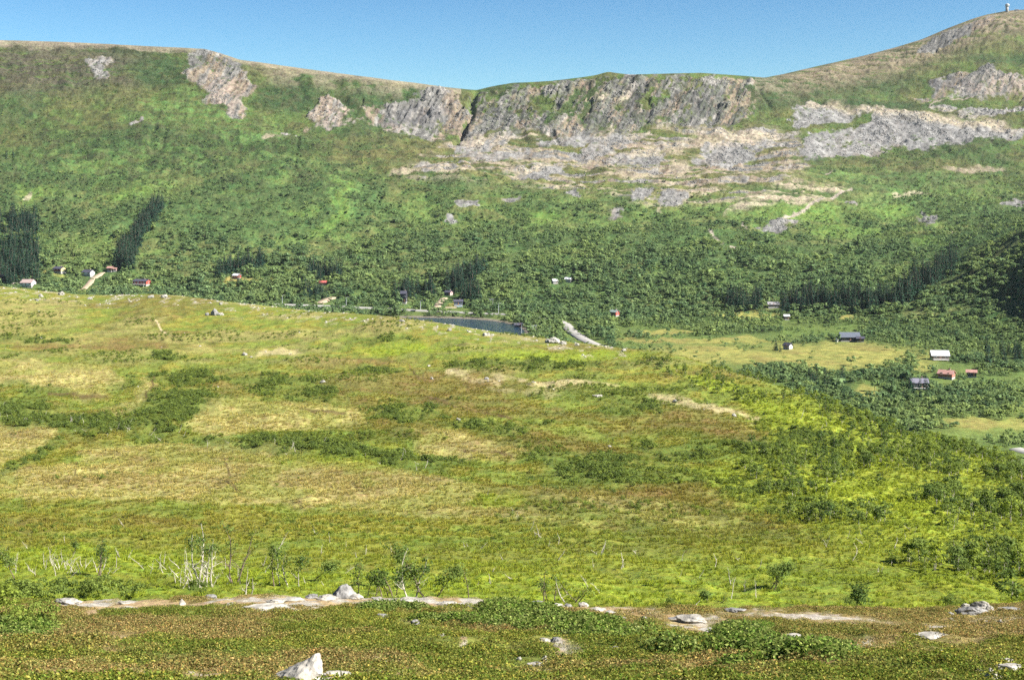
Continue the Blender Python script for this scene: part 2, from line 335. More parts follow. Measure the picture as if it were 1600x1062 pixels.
lush = mid * np.clip(np.maximum.reduce([ells([(650, 545, 80, 8), (1380, 790, 130, 34, 14), (1250, 655, 90, 22, 20), (1330, 720, 70, 18), (560, 715, 110, 14), (880, 555, 120, 9), (780, 785, 40, 10), (1120, 600, 60, 8, 18), (100, 870, 140, 18), (1180, 940, 300, 12)], .5),
   stroke([(-40, 882), (200, 880), (400, 905), (650, 912), (900, 930), (1200, 935)], 24, 1, .6), .7 * sst(800, 900, QY)]), 0, 1)
brn = mid * np.clip(ells([(700, 602, 130, 22), (860, 690, 150, 18, 8), (1120, 665, 110, 18, 12), (1000, 770, 120, 14), (640, 770, 80, 8), (150, 540, 90, 8), (550, 565, 90, 9), (930, 545, 120, 5)], .6) + .7 * sst(.52, .66, fbm(fX / 30, fY / 30, 77, 4)) * (1 - dry), 0, 1) * (1 - .8 * shr)
# ---- valley masks
vdry = val * np.maximum.reduce([ells([(1130, 556, 120, 15, 2), (1300, 556, 150, 20), (1040, 519, 60, 3.2, -3), (1100, 532, 130, 5), (1180, 488, 60, 6), (1550, 662, 80, 8), (1440, 570, 12, 8), (1355, 612, 24, 8)], .4)])
vdry = np.maximum(vdry, far * ells([(1180, 490, 60, 5), (1330, 500, 14, 4), (400, 434, 32, 4, -8), (355, 438, 20, 4, -14), (715, 474, 14, 4)], .3))
vdry = np.maximum(vdry, vf * ell(50, 433, 50, 3.5, -6) * .6)

# ---- woodland density beyond the valley
tl = -14 + np.interp(QX, [-700, 0, 100, 200, 330, 420, 520, 620, 720, 820, 950, 1080, 1150, 1230, 1330, 1400, 1500, 1600, 2300], [190, 195, 200, 205, 235, 225, 240, 280, 292, 300, 305, 322, 345, 362, 340, 300, 275, 262, 200])
cn = fbm(fX / 38, fY / 38 + GZ / 30, 81, 4)
wood = far * sst(-22, 45, QY - tl + (cn - .5) * 130)
wood = np.maximum(wood, far * ells([(480, 232, 60, 12), (1400, 242, 90, 9, -3), (100, 215, 60, 16), (1330, 262, 60, 7), (30, 250, 40, 10), (560, 225, 30, 6)], .4) * .85)
fring = sst(90, 0, QY - tl)
wood *= 1 - (1 - .75 * sst(380, 470, QY)) * sst(.50, .60, fbm(fX / 24, fY / 60 + GZ / 22, 82, 4)) * .8
wood *= sst(.30, .44, fbm(fX / 11, fY / 11, 84, 3)) * (1 - .0 * fring)
wood *= (1 - .85 * small * far) * (1 - rk) * (1 - .9 * trail) * (1 - bare * .8)
clr = np.maximum.reduce([stroke([(540, 290), (535, 330), (520, 352), (480, 365)], 9, 1), ells([(210, 300, 50, 12, -12), (60, 300, 40, 12), (470, 335, 25, 6), (1340, 360, 50, 10), (1390, 330, 30, 8), (1450, 380, 25, 8), (850, 335, 30, 7), (1250, 330, 60, 12), (1290, 356, 30, 8)], .5)])
wood *= 1 - .8 * clr * far
wood = np.maximum(wood, far * np.clip(ells([(1345, 130, 90, 13, -4), (450, 150, 50, 14), (600, 150, 60, 8)], .5), 0, 1) * .55 * sst(.4, .6, n_s) * (1 - rk))
pvalley = (RI >= ROW['P2']) & (RI < ROW['S0'])
vw = np.where(pvalley, .9, 0) * (QX < 960)
vw = np.maximum(vw, pvalley * np.maximum.reduce([ells([(1120, 516, 75, 6), (1170, 512, 40, 8), (1000, 527, 20, 3), (1050, 548, 30, 3), (1290, 603, 50, 10, -8), (1385, 583, 62, 9, -12), (1215, 585, 50, 12), (1460, 575, 20, 6), (1540, 562, 80, 9),
    (1460, 615, 70, 10), (1400, 640, 120, 14), (1530, 622, 80, 12), (1500, 590, 30, 6), (1080, 500, 60, 4), (1260, 533, 50, 5), (1400, 545, 60, 8), (1330, 575, 8, 3), (1230, 640, 60, 20), (1420, 665, 60, 10), (1600, 690, 40, 6), (1500, 618, 110, 14), (1310, 618, 80, 12), (1480, 644, 110, 10), (1270, 590, 50, 8), (1420, 600, 40, 8), (1560, 580, 40, 5), (1400, 560, 40, 4)], .35)]))
vw = np.maximum(vw, pvalley * (QX > 1340) * sst(556, 545, QY) * .95)
vw = np.maximum(vw, pvalley * (QX > 940) * sst(512, 500, QY) * .9)
vw *= 1 - vdry * .9
lake_m = sst(-87.2, -88.0, GZ) * pvalley * (QX < 840)
vw *= (1 - lake_m)
wood = np.maximum(wood, vw)
wood *= 1 - .9 * vdry
roads = [  # (points in the photo, half width in metres, material)
  ('road', 'S', [(-100, 472), (100, 476), (300, 480), (430, 476.5), (486, 477.5), (545, 480), (600, 482.5), (665, 486), (700, 487.5), (790, 491), (840, 497), (866, 500), (884, 507), (893, 518), (912, 531), (950, 549)], 3.4),
  ('dirt_road', 'D', [(163, 423), (150, 433), (140, 442), (127, 454)], 2.2),
  ('dirt_road', 'D', [(520, 466), (510, 469), (497, 475)], 3.0),
  ('dirt_road', 'D', [(694, 466), (686, 474), (679, 484)], 2.3),
  ('dirt_road', 'D', [(696, 480.5), (714, 481)], 2.0),
  ('road', 'S', [(1586, 702), (1600, 706), (1650, 716)], 2.6),
]
rdm = np.zeros_like(GX)
for nm, k, pts, hw in roads:
    rdm = np.maximum(rdm, stroke(pts, 2.2 if k == 'S' else 3, 0, .3) * vf)
vis = [((458, 481), (30, 5)), ((506, 477), (14, 9)), ((566, 485), (20, 4)), ((655, 493), (14, 6)), ((685, 482), (10, 9)), ((708, 486), (14, 6)), ((780, 498), (14, 7)), ((888, 516), (12, 16)), ((900, 532), (18, 17)), ((925, 548), (30, 20)), ((162, 432), (9, 9)), ((150, 442), (10, 10)), ((140, 450), (10, 10)), ((130, 460), (9, 9)), ((176, 431), (12, 8)), ((1595, 710), (16, 8))]
wood *= 1 - rdm
for (vx, vy), (vrx, vry) in vis: wood *= 1 - vf * (1 - sst(.8, 1.15, np.hypot((QX - vx) / vrx, (QY - vy) / vry)))
house_clear = ells([(222, 450, 16, 9), (94, 432, 12, 8), (44, 452, 20, 10), (138, 436, 10, 8), (369, 440, 12, 8), (504, 450, 9, 7), (631, 474, 6, 9), (701, 467, 8, 7), (716, 482, 11, 9), (961, 498, 11, 8), (1209, 485, 13, 7), (1229, 507, 8, 9), (1230, 549, 12, 8),
  (1327, 539, 22, 8), (1467, 567, 19, 11), (1436, 610, 15, 9), (1480, 595, 15, 9), (1518, 594, 11, 9), (808, 517, 14, 9), (867, 448, 6, 5), (888, 447, 6, 5), (4, 444, 14, 9), (173, 430, 10, 8), (203, 412, 5, 6)], .25) * vf
house_clear = np.maximum(house_clear, vf * np.maximum.reduce([1 - sst(.75, 1.1, np.hypot((QX - a) / (b_ / 2 + 4), (QY - c - 7) / 9)) for a, b_, c in [(4, 16, 438), (44, 26, 448), (93, 20, 426), (138, 18, 430), (173, 14, 424), (203, 6, 406), (222, 28, 445), (370, 12, 436), (504, 12, 446), (631, 8, 475), (701, 12, 462), (716, 14, 478), (867, 10, 443), (888, 10, 442), (960, 16, 493), (1208, 18, 481), (1229, 8, 500), (1231, 14, 546), (1330, 40, 534), (1468, 26, 563), (1436, 26, 607), (1479, 24, 591), (1518, 15, 590)]]))
wood *= 1 - house_clear

# ---- ground colour
def col(c): return np.array(c, np.float32)
COL = np.zeros(GX.shape + (3,), np.float32)
def lay(c, mk):
    COL[...] = COL * (1 - mk[..., None]) + col(c) * mk[..., None]
one = np.ones_like(GX)
lay((.100, .140, .035), one)                                       # far grass
lay((.120, .118, .040), far * sst(.44, .62, n_m) * .7)
lay((.050, .090, .028), far * sst(.45, .60, n_l) * .7)
lay((.105, .180, .045), far * np.clip(ells([(350, 190, 120, 30, 32), (425, 235, 60, 26, 60), (250, 170, 60, 22), (240, 240, 90, 20), (200, 250, 160, 30), (540, 310, 30, 40), (1300, 300, 200, 40), (470, 260, 80, 14)], .6) * sst(.38, .6, n_str2), 0, 1) * .9)
lay((.140, .130, .045), far * np.clip(zone + ells([(620, 240, 140, 22), (1250, 300, 110, 25), (1400, 260, 120, 10)], .5), 0, 1) * sst(.35, .6, n_str2) * .85)
lay((.100, .082, .055), far * ells([(60, 105, 150, 42), (180, 110, 70, 24), (-200, 110, 200, 50)], .6) * sst(.28, .50, n_str2) * .85)
lay((.050, .085, .028), far * np.clip(ells([(260, 110, 60, 22), (450, 150, 50, 25), (580, 160, 60, 14), (1340, 128, 70, 16), (1220, 150, 60, 18), (1400, 165, 120, 8), (640, 145, 60, 9), (1180, 140, 30, 30), (1340, 132, 110, 18, -4), (1570, 92, 60, 8)], .5), 0, 1) * sst(.2, .42, n_str2) * .95)
lay((.19, .145, .085), far * (1 - sst(14, 70, rimd)) * sst(1180, 1260, QX) * sst(.34, .52, n_str2) * .8)
lay((.110, .170, .035), (far * clr) * .9)
lay((.050, .085, .025), far * wood * .8)
crv = 1 - np.abs(2 * fbm((QX + QY * .5) / 34, QY / 13, 66, 4) - 1)
lay((.035, .045, .022), far * sst(.90, .985, crv) * sst(340, 240, QY) * .55)  # dark crevice lines, their shade put into the ground colour
lay((.085, .085, .035), far * sst(.50, .66, fbm(QX / 12, QY / 5, 67, 4)) * sst(360, 260, QY) * .5)
lay((.36, .29, .19), bare * .85)
lay((.30, .25, .18), trail)
rockc = .150 + .20 * (diag3 - .5)
RC = np.stack([rockc * 1.05, rockc, rockc * .93], -1)
def rl(c, mk):
    global RC
    RC = RC * (1 - mk[..., None]) + np.array(c) * mk[..., None]
rl((.24, .180, .120), sst(.49, .58, diag2) * .75)                                   # tan lichen-covered slabs
rl((.30, .275, .25), sst(.56, .66, diag) * .75)                                       # pale fresh rock
rl((.050, .047, .049), sst(.44, .56, fbm(AC / 13, AL / 24, 65, 5)) * (.30 + .6 * bigcl) * sst(.36, .5, diag3))      # dark streaked faces
rl((.095, .092, .098), np.clip(ells([(900, 185, 110, 16, 4), (1080, 160, 50, 26), (820, 175, 60, 20), (1120, 180, 50, 12), (660, 180, 50, 14, -10), (1400, 205, 110, 16, 2), (1500, 135, 60, 14), (1300, 178, 40, 8), (870, 205, 70, 7)], .6), 0, 1) * sst(.36, .56, diag3) * .7)
rl((.32, .25, .20), np.clip(ells([(515, 180, 45, 25), (590, 205, 40, 10), (350, 150, 30, 30), (1560, 135, 40, 16)], .6), 0, 1) * sst(.4, .55, diag3) * .7)
tal = np.maximum.reduce([poly([(1236, 168), (1262, 160), (1300, 166), (1370, 168), (1440, 180), (1560, 190), (1582, 206), (1560, 216), (1500, 228), (1440, 233), (1400, 228), (1370, 236), (1340, 240), (1300, 250), (1254, 253), (1250, 210), (1245, 195)], 10), small * .8, poly([(1090, 226), (1150, 206), (1212, 200), (1218, 228), (1170, 246), (1110, 246), (1090, 236)], 8)])
rl((.20, .19, .185), tal * .85)
rl((.27, .26, .25), tal * sst(.45, .6, fbm(fX / 5, fY / 5, 132, 3)) * .7)
rl((.36, .30, .21), tal * np.clip(ells([(1400, 172, 150, 9, 5), (1500, 192, 90, 9, 6), (1290, 163, 40, 6), (1180, 212, 50, 8), (845, 262, 40, 5, -12), (1000, 240, 46, 5)], .5), 0, 1) * .9)
rl((.36, .30, .225), np.clip(ells([(1150, 215, 90, 10), (1000, 205, 90, 8), (760, 222, 50, 10), (960, 160, 60, 14, -10), (1460, 185, 90, 8, 6), (1060, 262, 26, 12), (1050, 232, 26, 12)], .6), 0, 1) * sst(.42, .56, diag) * .85)
RC *= np.array([.80, .82, .82])
RC = RC * (1 - .35 * (bigcl * sst(.42, .6, diag3))[..., None]) + np.array([.07, .085, .035]) * .35 * (bigcl * sst(.42, .6, diag3))[..., None]
rmask = sst(.30, .56, rk + .7 * (n_s - .5) + .5 * (fbm(QX / 7, QY / 4, 94, 3) - .5))
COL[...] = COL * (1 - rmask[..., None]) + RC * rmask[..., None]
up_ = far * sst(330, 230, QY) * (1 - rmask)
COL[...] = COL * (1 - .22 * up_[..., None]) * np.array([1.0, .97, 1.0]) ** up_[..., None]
COL[far > .5] *= np.array([.95, 1.0, 1.12], np.float32) ** (1 - rmask[far > .5][:, None])  # far ground tinted cooler, distance haze put into its colour
# valley
VM = val
COL[VM > .5] = (.095, .130, .035)
lay((.090, .135, .035), VM * sst(.4, .6, n_m) * .8)
lay((.150, .185, .045), VM * ell(1530, 650, 130, 30) * .8)
lay((.235, .225, .062), vdry * (.6 + .4 * sst(.35, .6, n_s)))
lay((.170, .120, .050), vdry * sst(.54, .68, n_m) * .35)
lay((.045, .075, .022), VM * np.clip(wood, 0, 1) * .8)
lay((.16, .14, .11), VM * sst(-87.3, -87.8, GZ) * (QX < 850))
# mid field
COL[mid > .5] = (.140, .172, .030)
lay((.22, .18, .035), mid * sst(.46, .60, n_s) * .55)
lay((.085, .125, .022), mid * sst(.48, .6, n_m) * .75)
lay((.130, .100, .032), brn * .65)
lay((.17, .115, .042), brn * sst(.56, .66, fbm(fX / 6, fY / 9, 80, 4)) * .6)
lay((.33, .285, .105), dry * (.68 + .25 * sst(.4, .6, n_s)))
lay((.15, .115, .040), dry * sst(.88, .97, 1 - np.abs(2 * fbm((fX + fY * .6) / 9, fY / 5, 79, 4) - 1)) * .6)
lay((.20, .155, .060), dry * sst(.52, .68, n_m) * .55)
lay((.18, .20, .04), dry * sst(.54, .64, fbm(fX / 9, fY / 16, 78, 4)) * .6)
lay((.175, .220, .022), lush * (.55 + .45 * sst(.4, .6, n_s)))
lay((.085, .115, .022), shr * .65)
rslope = mid * poly([(1150, 600), (1300, 628), (1700, 745), (1700, 960), (1480, 930), (1330, 860), (1140, 780), (1080, 740), (1200, 700)], 14)
lay((.175, .215, .022), rslope * .75)
lay((.24, .285, .032), rslope * np.maximum.reduce([ell(1385, 795, 150, 40, 14), ell(1270, 655, 90, 14, 22) * .8, ell(1500, 740, 60, 10, 14) * .6]) * sst(.32, .55, n_s) * .85)
lay((.36, .30, .16), tan_ * .8)
lay((.32, .28, .20), crest_s * .6)
ditch = mid * np.maximum.reduce([stroke([(723, 703), (760, 708), (800, 716)], 1.6, .2), stroke([(110, 726), (118, 718), (122, 735), (105, 757)], 1.4, .3), stroke([(475, 641), (540, 644)], 1.6, .3), stroke([(75, 614), (170, 619)], 1.8, .3),
   stroke([(600, 610), (660, 618), (740, 640), (800, 652)], 1.6, .3), stroke([(350, 715), (356, 750), (375, 768)], 1.5, .4), stroke([(230, 620), (245, 585)], 1.6, .4), stroke([(1105, 835), (1060, 868)], .5, .3), stroke([(640, 570), (652, 590)], 1.0, .3)])
lay((.09, .062, .025), ditch * .85)
lay((.42, .34, .2), mid * stroke([(245, 502), (250, 510), (256, 518), (268, 527)], 1.3, .25))
# near
COL[near > .5] = (.150, .165, .032)
lay((.070, .105, .018), near * sst(.45, .6, fbm(fX / 1.5, fY / 1.5, 55, 4)) * .7)
lay((.215, .145, .065), n_brown * .75)
lay((.24, .17, .08), near * sst(.60, .68, fbm(fX / 1.2, fY / 1.8, 56, 4)) * .6)
n_rock = np.clip(n_bare, 0, 1)
lay((.32, .235, .13), n_rock * .85)
lay((.33, .31, .27), n_rock * sst(.45, .55, fbm(fX / .5, fY / .9, 58, 3)) * .9)
ROCK = np.clip(rmask * far + .6 * n_rock + crest_s, 0, 1)
GZ = GZ + dz
QY = (HY - GZ / GY * F).astype(np.float32)

# ------------------------------------------------------------------ object helpers
def tag(o, label=None, cat=None, group=None, kind=None):
    if label: o['label'] = label
    if cat: o['category'] = cat
    if group: o['group'] = group
    if kind: o['kind'] = kind
    return o
def mesh_np(name, V, Fq, mats, midx=None, color=None, smooth=False, extra=None):
    me = bpy.data.meshes.new(name)
    V = np.asarray(V, np.float32); Fq = np.asarray(Fq, np.int32)
    k = Fq.shape[1]
    me.vertices.add(len(V)); me.vertices.foreach_set('co', V.ravel())
    me.loops.add(Fq.size); me.loops.foreach_set('vertex_index', Fq.ravel())
    me.polygons.add(len(Fq)); me.polygons.foreach_set('loop_start', np.arange(0, Fq.size, k, dtype=np.int32))
    if midx is not None: me.polygons.foreach_set('material_index', np.asarray(midx, np.int32))
    if smooth: me.polygons.foreach_set('use_smooth', np.ones(len(Fq), bool))
    if color is not None:
        a = me.color_attributes.new('Col', 'FLOAT_COLOR', 'POINT')
        c4 = np.ones((len(V), 4), np.float32); c4[:, :3] = color
        a.data.foreach_set('color', c4.ravel())
    for nm, arr in (extra or {}).items():
        a = me.attributes.new(nm, 'FLOAT', 'POINT'); a.data.foreach_set('value', np.asarray(arr, np.float32).ravel())
    for mt in mats: me.materials.append(mt)
    me.update(calc_edges=True)
    return me
def link(name, me, parent=None, loc=None, rz=0, sc=None):
    o = bpy.data.objects.new(name, me); C.objects.link(o)
    if parent is not None: o.parent = parent
    if loc is not None: o.location = loc
    o.rotation_euler = (0, 0, rz)
    if sc is not None: o.scale = (sc, sc, sc) if not hasattr(sc, '__len__') else sc
    return o
class MB:
    """collects polygons, builds one mesh"""
    def __init__(s): s.v = []; s.f = []; s.m = []
    def add(s, vs, fs, m=0):
        b = len(s.v); s.v += [tuple(p) for p in vs]; s.f += [tuple(b + i for i in f) for f in fs]; s.m += [m] * len(fs)
    def box(s, x0, x1, y0, y1, z0, z1, m=0):
        s.add([(x0, y0, z0), (x1, y0, z0), (x1, y1, z0), (x0, y1, z0), (x0, y0, z1), (x1, y0, z1), (x1, y1, z1), (x0, y1, z1)],
              [(0, 3, 2, 1), (4, 5, 6, 7), (0, 1, 5, 4), (1, 2, 6, 5), (2, 3, 7, 6), (3, 0, 4, 7)], m)
    def tube(s, pts, rad, n=6, m=0):
        pts = [Vector(p) for p in pts]; b = len(s.v)
        for i, p in enumerate(pts):
            d = (pts[min(i + 1, len(pts) - 1)] - pts[max(i - 1, 0)]).normalized()
            q = d.to_track_quat('Z', 'Y')
            for j in range(n):
                a = 2 * math.pi * j / n
                s.v.append(tuple(p + q @ Vector((math.cos(a) * rad[i], math.sin(a) * rad[i], 0))))
        for i in range(len(pts) - 1):
            for j in range(n):
                s.f.append((b + i * n + j, b + i * n + (j + 1) % n, b + (i + 1) * n + (j + 1) % n, b + (i + 1) * n + j)); s.m.append(m)
        s.f.append(tuple(b + (len(pts) - 1) * n + j for j in range(n))); s.m.append(m)
        s.f.append(tuple(b + j for j in reversed(range(n)))); s.m.append(m)
    def mesh(s, name, mats, smooth=False):
        me = bpy.data.meshes.new(name); me.from_pydata(s.v, [], s.f)
        for mt in mats: me.materials.append(mt)
        me.polygons.foreach_set('material_index', s.m)
        if smooth: me.polygons.foreach_set('use_smooth', [True] * len(s.f))
        me.update(); return me
    def build(s, name, mats, parent=None, smooth=False, **k):
        return link(name, s.mesh(name, mats if isinstance(mats, list) else [mats], smooth), parent, **k)

# ------------------------------------------------------------------ materials
def mat(name, color=(.5, .5, .5), rough=.8, var=.0, scale=1.0, bump=0.0, metal=0.0, stretch=None, spec=.3):
    m_ = bpy.data.materials.new(name); m_.use_nodes = True
    n = m_.node_tree; b = n.nodes['Principled BSDF']
    b.inputs['Roughness'].default_value = rough; b.inputs['Metallic'].default_value = metal
    b.inputs['Specular IOR Level'].default_value = spec
    b.inputs['Base Color'].default_value = (*color, 1)
    if var or bump:
        tc = n.nodes.new('ShaderNodeTexCoord'); mp = n.nodes.new('ShaderNodeMapping')
        if stretch: mp.inputs['Scale'].default_value = stretch
        n.links.new(tc.outputs['Object'], mp.inputs[0])
        nz = n.nodes.new('ShaderNodeTexNoise'); nz.inputs['Scale'].default_value = scale; nz.inputs['Detail'].default_value = 5
        n.links.new(mp.outputs[0], nz.inputs['Vector'])
        cr = n.nodes.new('ShaderNodeValToRGB')
        cr.color_ramp.elements[0].position = .3; cr.color_ramp.elements[1].position = .7
        cr.color_ramp.elements[0].color = (*[c * (1 - var) for c in color], 1); cr.color_ramp.elements[1].color = (*[min(1, c * (1 + var)) for c in color], 1)
        n.links.new(nz.outputs[0], cr.inputs[0]); n.links.new(cr.outputs[0], b.inputs['Base Color'])
        if bump:
            bp = n.nodes.new('ShaderNodeBump'); bp.inputs['Strength'].default_value = 1; bp.inputs['Distance'].default_value = bump
            n.links.new(nz.outputs[0], bp.inputs['Height']); n.links.new(bp.outputs[0], b.inputs['Normal'])
    return m_
def ground_mat(name, s1, s2, bump):
    """base colour from the land-cover attribute, broken up by world-space noise; rock gets cracks"""
    m_ = bpy.data.materials.new(name); m_.use_nodes = True; n = m_.node_tree; nl = n.links.new
    b = n.nodes['Principled BSDF']; b.inputs['Roughness'].default_value = .95; b.inputs['Specular IOR Level'].default_value = .1
    at_ = n.nodes.new('ShaderNodeAttribute'); at_.attribute_name = 'Col'
    ar = n.nodes.new('ShaderNodeAttribute'); ar.attribute_name = 'rock'
    g = n.nodes.new('ShaderNodeNewGeometry')
    def noise(sc, det=4, rough=.6):
        z = n.nodes.new('ShaderNodeTexNoise'); z.inputs['Scale'].default_value = sc; z.inputs['Detail'].default_value = det; z.inputs['Roughness'].default_value = rough
        nl(g.outputs['Position'], z.inputs['Vector']); return z
    a1 = noise(s1); a2 = noise(s2, 5, .7)
    def mr(src, lo, hi, a=.3, c=.7):
        q = n.nodes.new('ShaderNodeMapRange'); q.inputs[1].default_value = a; q.inputs[2].default_value = c; q.inputs[3].default_value = lo; q.inputs[4].default_value = hi
        nl(src, q.inputs[0]); return q.outputs[0]
    mul = n.nodes.new('ShaderNodeMath'); mul.operation = 'MULTIPLY'
    nl(mr(a1.outputs[0], .70, 1.30), mul.inputs[0]); nl(mr(a2.outputs[0], .50, 1.5), mul.inputs[1])
    vor = n.nodes.new('ShaderNodeTexVoronoi'); vor.inputs['Scale'].default_value = s2 * .35; nl(g.outputs['Position'], vor.inputs['Vector'])
    rock_f = mr(vor.outputs['Distance'], .55, 1.25, 0.05, .7)
    mx = n.nodes.new('ShaderNodeMix'); mx.data_type = 'FLOAT'; nl(ar.outputs['Fac'], mx.inputs[0]); nl(mul.outputs[0], mx.inputs[2])
    m2 = n.nodes.new('ShaderNodeMath'); m2.operation = 'MULTIPLY'; nl(rock_f, m2.inputs[0]); nl(mr(a2.outputs[0], .75, 1.25), m2.inputs[1]); nl(m2.outputs[0], mx.inputs[3])
    vm = n.nodes.new('ShaderNodeVectorMath'); vm.operation = 'SCALE'; nl(at_.outputs['Color'], vm.inputs[0]); nl(mx.outputs[0], vm.inputs['Scale'])
    h_ = n.nodes.new('ShaderNodeHueSaturation'); nl(vm.outputs[0], h_.inputs['Color'])
    a3 = noise(s2 * .45, 3); nl(mr(a3.outputs[0], .47, .53), h_.inputs['Hue'])
    nl(h_.outputs[0], b.inputs['Base Color'])
    bp = n.nodes.new('ShaderNodeBump'); bp.inputs['Distance'].default_value = bump; bp.inputs['Strength'].default_value = 1
    nl(a2.outputs[0], bp.inputs['Height']); nl(bp.outputs[0], b.inputs['Normal'])
    return m_
def leaf_mat(name, c0, c1, c2, trans=.35, usecol=False, gc=0):
    """c0..c1 random per plant, c2 = colour where the plant carries tint 1"""
    m_ = bpy.data.materials.new(name); m_.use_nodes = True; n = m_.node_tree; nl = n.links.new
    n.nodes.remove(n.nodes['Principled BSDF']); o = n.nodes['Material Output']
    oi = n.nodes.new('ShaderNodeObjectInfo')
    mx = n.nodes.new('ShaderNodeMix'); mx.data_type = 'RGBA'; mx.inputs[6].default_value = (*c0, 1); mx.inputs[7].default_value = (*c1, 1); nl(oi.outputs['Random'], mx.inputs[0])
    ti = n.nodes.new('ShaderNodeAttribute'); ti.attribute_type = 'INSTANCER'; ti.attribute_name = 'tint'
    m2 = n.nodes.new('ShaderNodeMix'); m2.data_type = 'RGBA'; m2.inputs[7].default_value = (*c2, 1); nl(ti.outputs['Fac'], m2.inputs[0]); nl(mx.outputs[2], m2.inputs[6])
    if gc:
        ga = n.nodes.new('ShaderNodeAttribute'); ga.attribute_type = 'INSTANCER'; ga.attribute_name = 'gcol'
        m3 = n.nodes.new('ShaderNodeMix'); m3.data_type = 'RGBA'; m3.inputs[0].default_value = gc
        vs_ = n.nodes.new('ShaderNodeVectorMath'); vs_.operation = 'SCALE'; vs_.inputs['Scale'].default_value = 1.35; nl(ga.outputs['Vector'], vs_.inputs[0])
        nl(m2.outputs[2], m3.inputs[6]); nl(vs_.outputs[0], m3.inputs[7]); m2 = m3
    g = n.nodes.new('ShaderNodeNewGeometry'); rp = n.nodes.new('ShaderNodeMapRange'); rp.inputs[3].default_value = .55; rp.inputs[4].default_value = 1.45
    nl(g.outputs['Random Per Island'], rp.inputs[0])
    vm = n.nodes.new('ShaderNodeVectorMath'); vm.operation = 'SCALE'; nl(m2.outputs[2], vm.inputs[0]); nl(rp.outputs[0], vm.inputs['Scale'])
    res = vm.outputs[0]
    if usecol:
        ca = n.nodes.new('ShaderNodeAttribute'); ca.attribute_name = 'Col'
        v2 = n.nodes.new('ShaderNodeVectorMath'); v2.operation = 'MULTIPLY'; nl(res, v2.inputs[0]); nl(ca.outputs['Color'], v2.inputs[1]); res = v2.outputs[0]
    d = n.nodes.new('ShaderNodeBsdfDiffuse'); t = n.nodes.new('ShaderNodeBsdfTranslucent'); ms = n.nodes.new('ShaderNodeMixShader'); ms.inputs[0].default_value = trans
    nl(res, d.inputs[0]); nl(res, t.inputs[0]); nl(d.outputs[0], ms.inputs[1]); nl(t.outputs[0], ms.inputs[2]); nl(ms.outputs[0], o.inputs[0])
    return m_

M = {}
M['g_near'] = ground_mat('heath_ground', 2.0, 14.0, .03)
M['g_mid'] = ground_mat('meadow_ground', .25, 2.2, .25)
M['g_far'] = ground_mat('mountain_ground', .05, .45, .9)
M['bark_white'] = mat('bleached_wood', (.44, .40, .33), .9, .5, 9, .01)
M['bark_dark'] = mat('dark_bark', (.16, .12, .09), .9, .4, 5, .01)
M['stone'] = mat('pale_stone', (.33, .31, .27), .9, .55, 4.0, .06)
M['stone_grey'] = mat('grey_stone', (.21, .205, .195), .9, .55, 4.0, .06)
M['birch_leaf'] = leaf_mat('birch_leaves', (.085, .135, .038), (.180, .240, .060), (.34, .40, .05), .4)
M['far_leaf'] = leaf_mat('far_birch_leaves', (.095, .170, .080), (.210, .300, .130), (.37, .45, .14), .45)
M['spruce_leaf'] = leaf_mat('spruce_needles', (.014, .036, .026), (.036, .072, .046), (.06, .11, .05), .1)
M['willow_leaf'] = leaf_mat('willow_leaves', (.100, .145, .038), (.185, .240, .055), (.32, .38, .04), .4)
M['heath_leaf'] = leaf_mat('heath_leaves', (.185, .215, .036), (.29, .29, .060), (.40, .31, .16), .35, True, .7)
M['glossy_leaf'] = leaf_mat('low_willow_leaves', (.11, .15, .03), (.17, .21, .045), (.28, .31, .12), .35, True)
M['grass_blade'] = leaf_mat('grass_blades', (.20, .22, .035), (.27, .27, .05), (.42, .38, .14), .35, True, .8)

# ------------------------------------------------------------------ build the land
def strip(name, r0, r1, mt):
    v = np.stack([GX[r0:r1 + 1], GY[r0:r1 + 1], GZ[r0:r1 + 1]], -1).reshape(-1, 3)
    nr = r1 - r0
    i = np.arange(nr)[:, None] * NC + np.arange(NC - 1)[None, :]
    f = np.stack([i, i + 1, i + NC + 1, i + NC], -1).reshape(-1, 4)
    me = mesh_np(name, v, f, [mt], color=COL[r0:r1 + 1].reshape(-1, 3), smooth=True, extra={'rock': ROCK[r0:r1 + 1]})
    return tag(link(name, me), kind='structure')
strip('ground', 0, ROW['N6'], M['g_near'])
strip('meadow', ROW['N6'], ROW['P1'], M['g_mid'])
strip('valley_floor', ROW['P1'], ROW['S0'], M['g_mid'])
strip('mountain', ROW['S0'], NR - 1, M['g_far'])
# the hillside behind and beside the camera
bx = np.linspace(-400, 400, 81); by = np.linspace(-400, 12, 60)
BX, BY = np.meshgrid(bx, by)
BZ = np.where(BY < 1.5, -1.9 - .15 * (BY - 1.5) * 1.0, np.interp(BY, [1.5, 8, 15], [-2.05, -3.65, -5.5])) - .1 + (fbm(BX / 9, BY / 9, 3, 3) - .5) * .5 * np.clip(np.abs(BX) / 30, 0, 1)
i = np.arange(59)[:, None] * 81 + np.arange(80)[None, :]
tag(link('hill', mesh_np('hill', np.stack([BX, BY, BZ], -1).reshape(-1, 3), np.stack([i, i + 1, i + 82, i + 81], -1).reshape(-1, 4), [M['g_near']],
    color=np.tile(np.array([[.12, .12, .03]]), (BX.size, 1)), smooth=True, extra={'rock': np.zeros(BX.size)})), kind='structure')

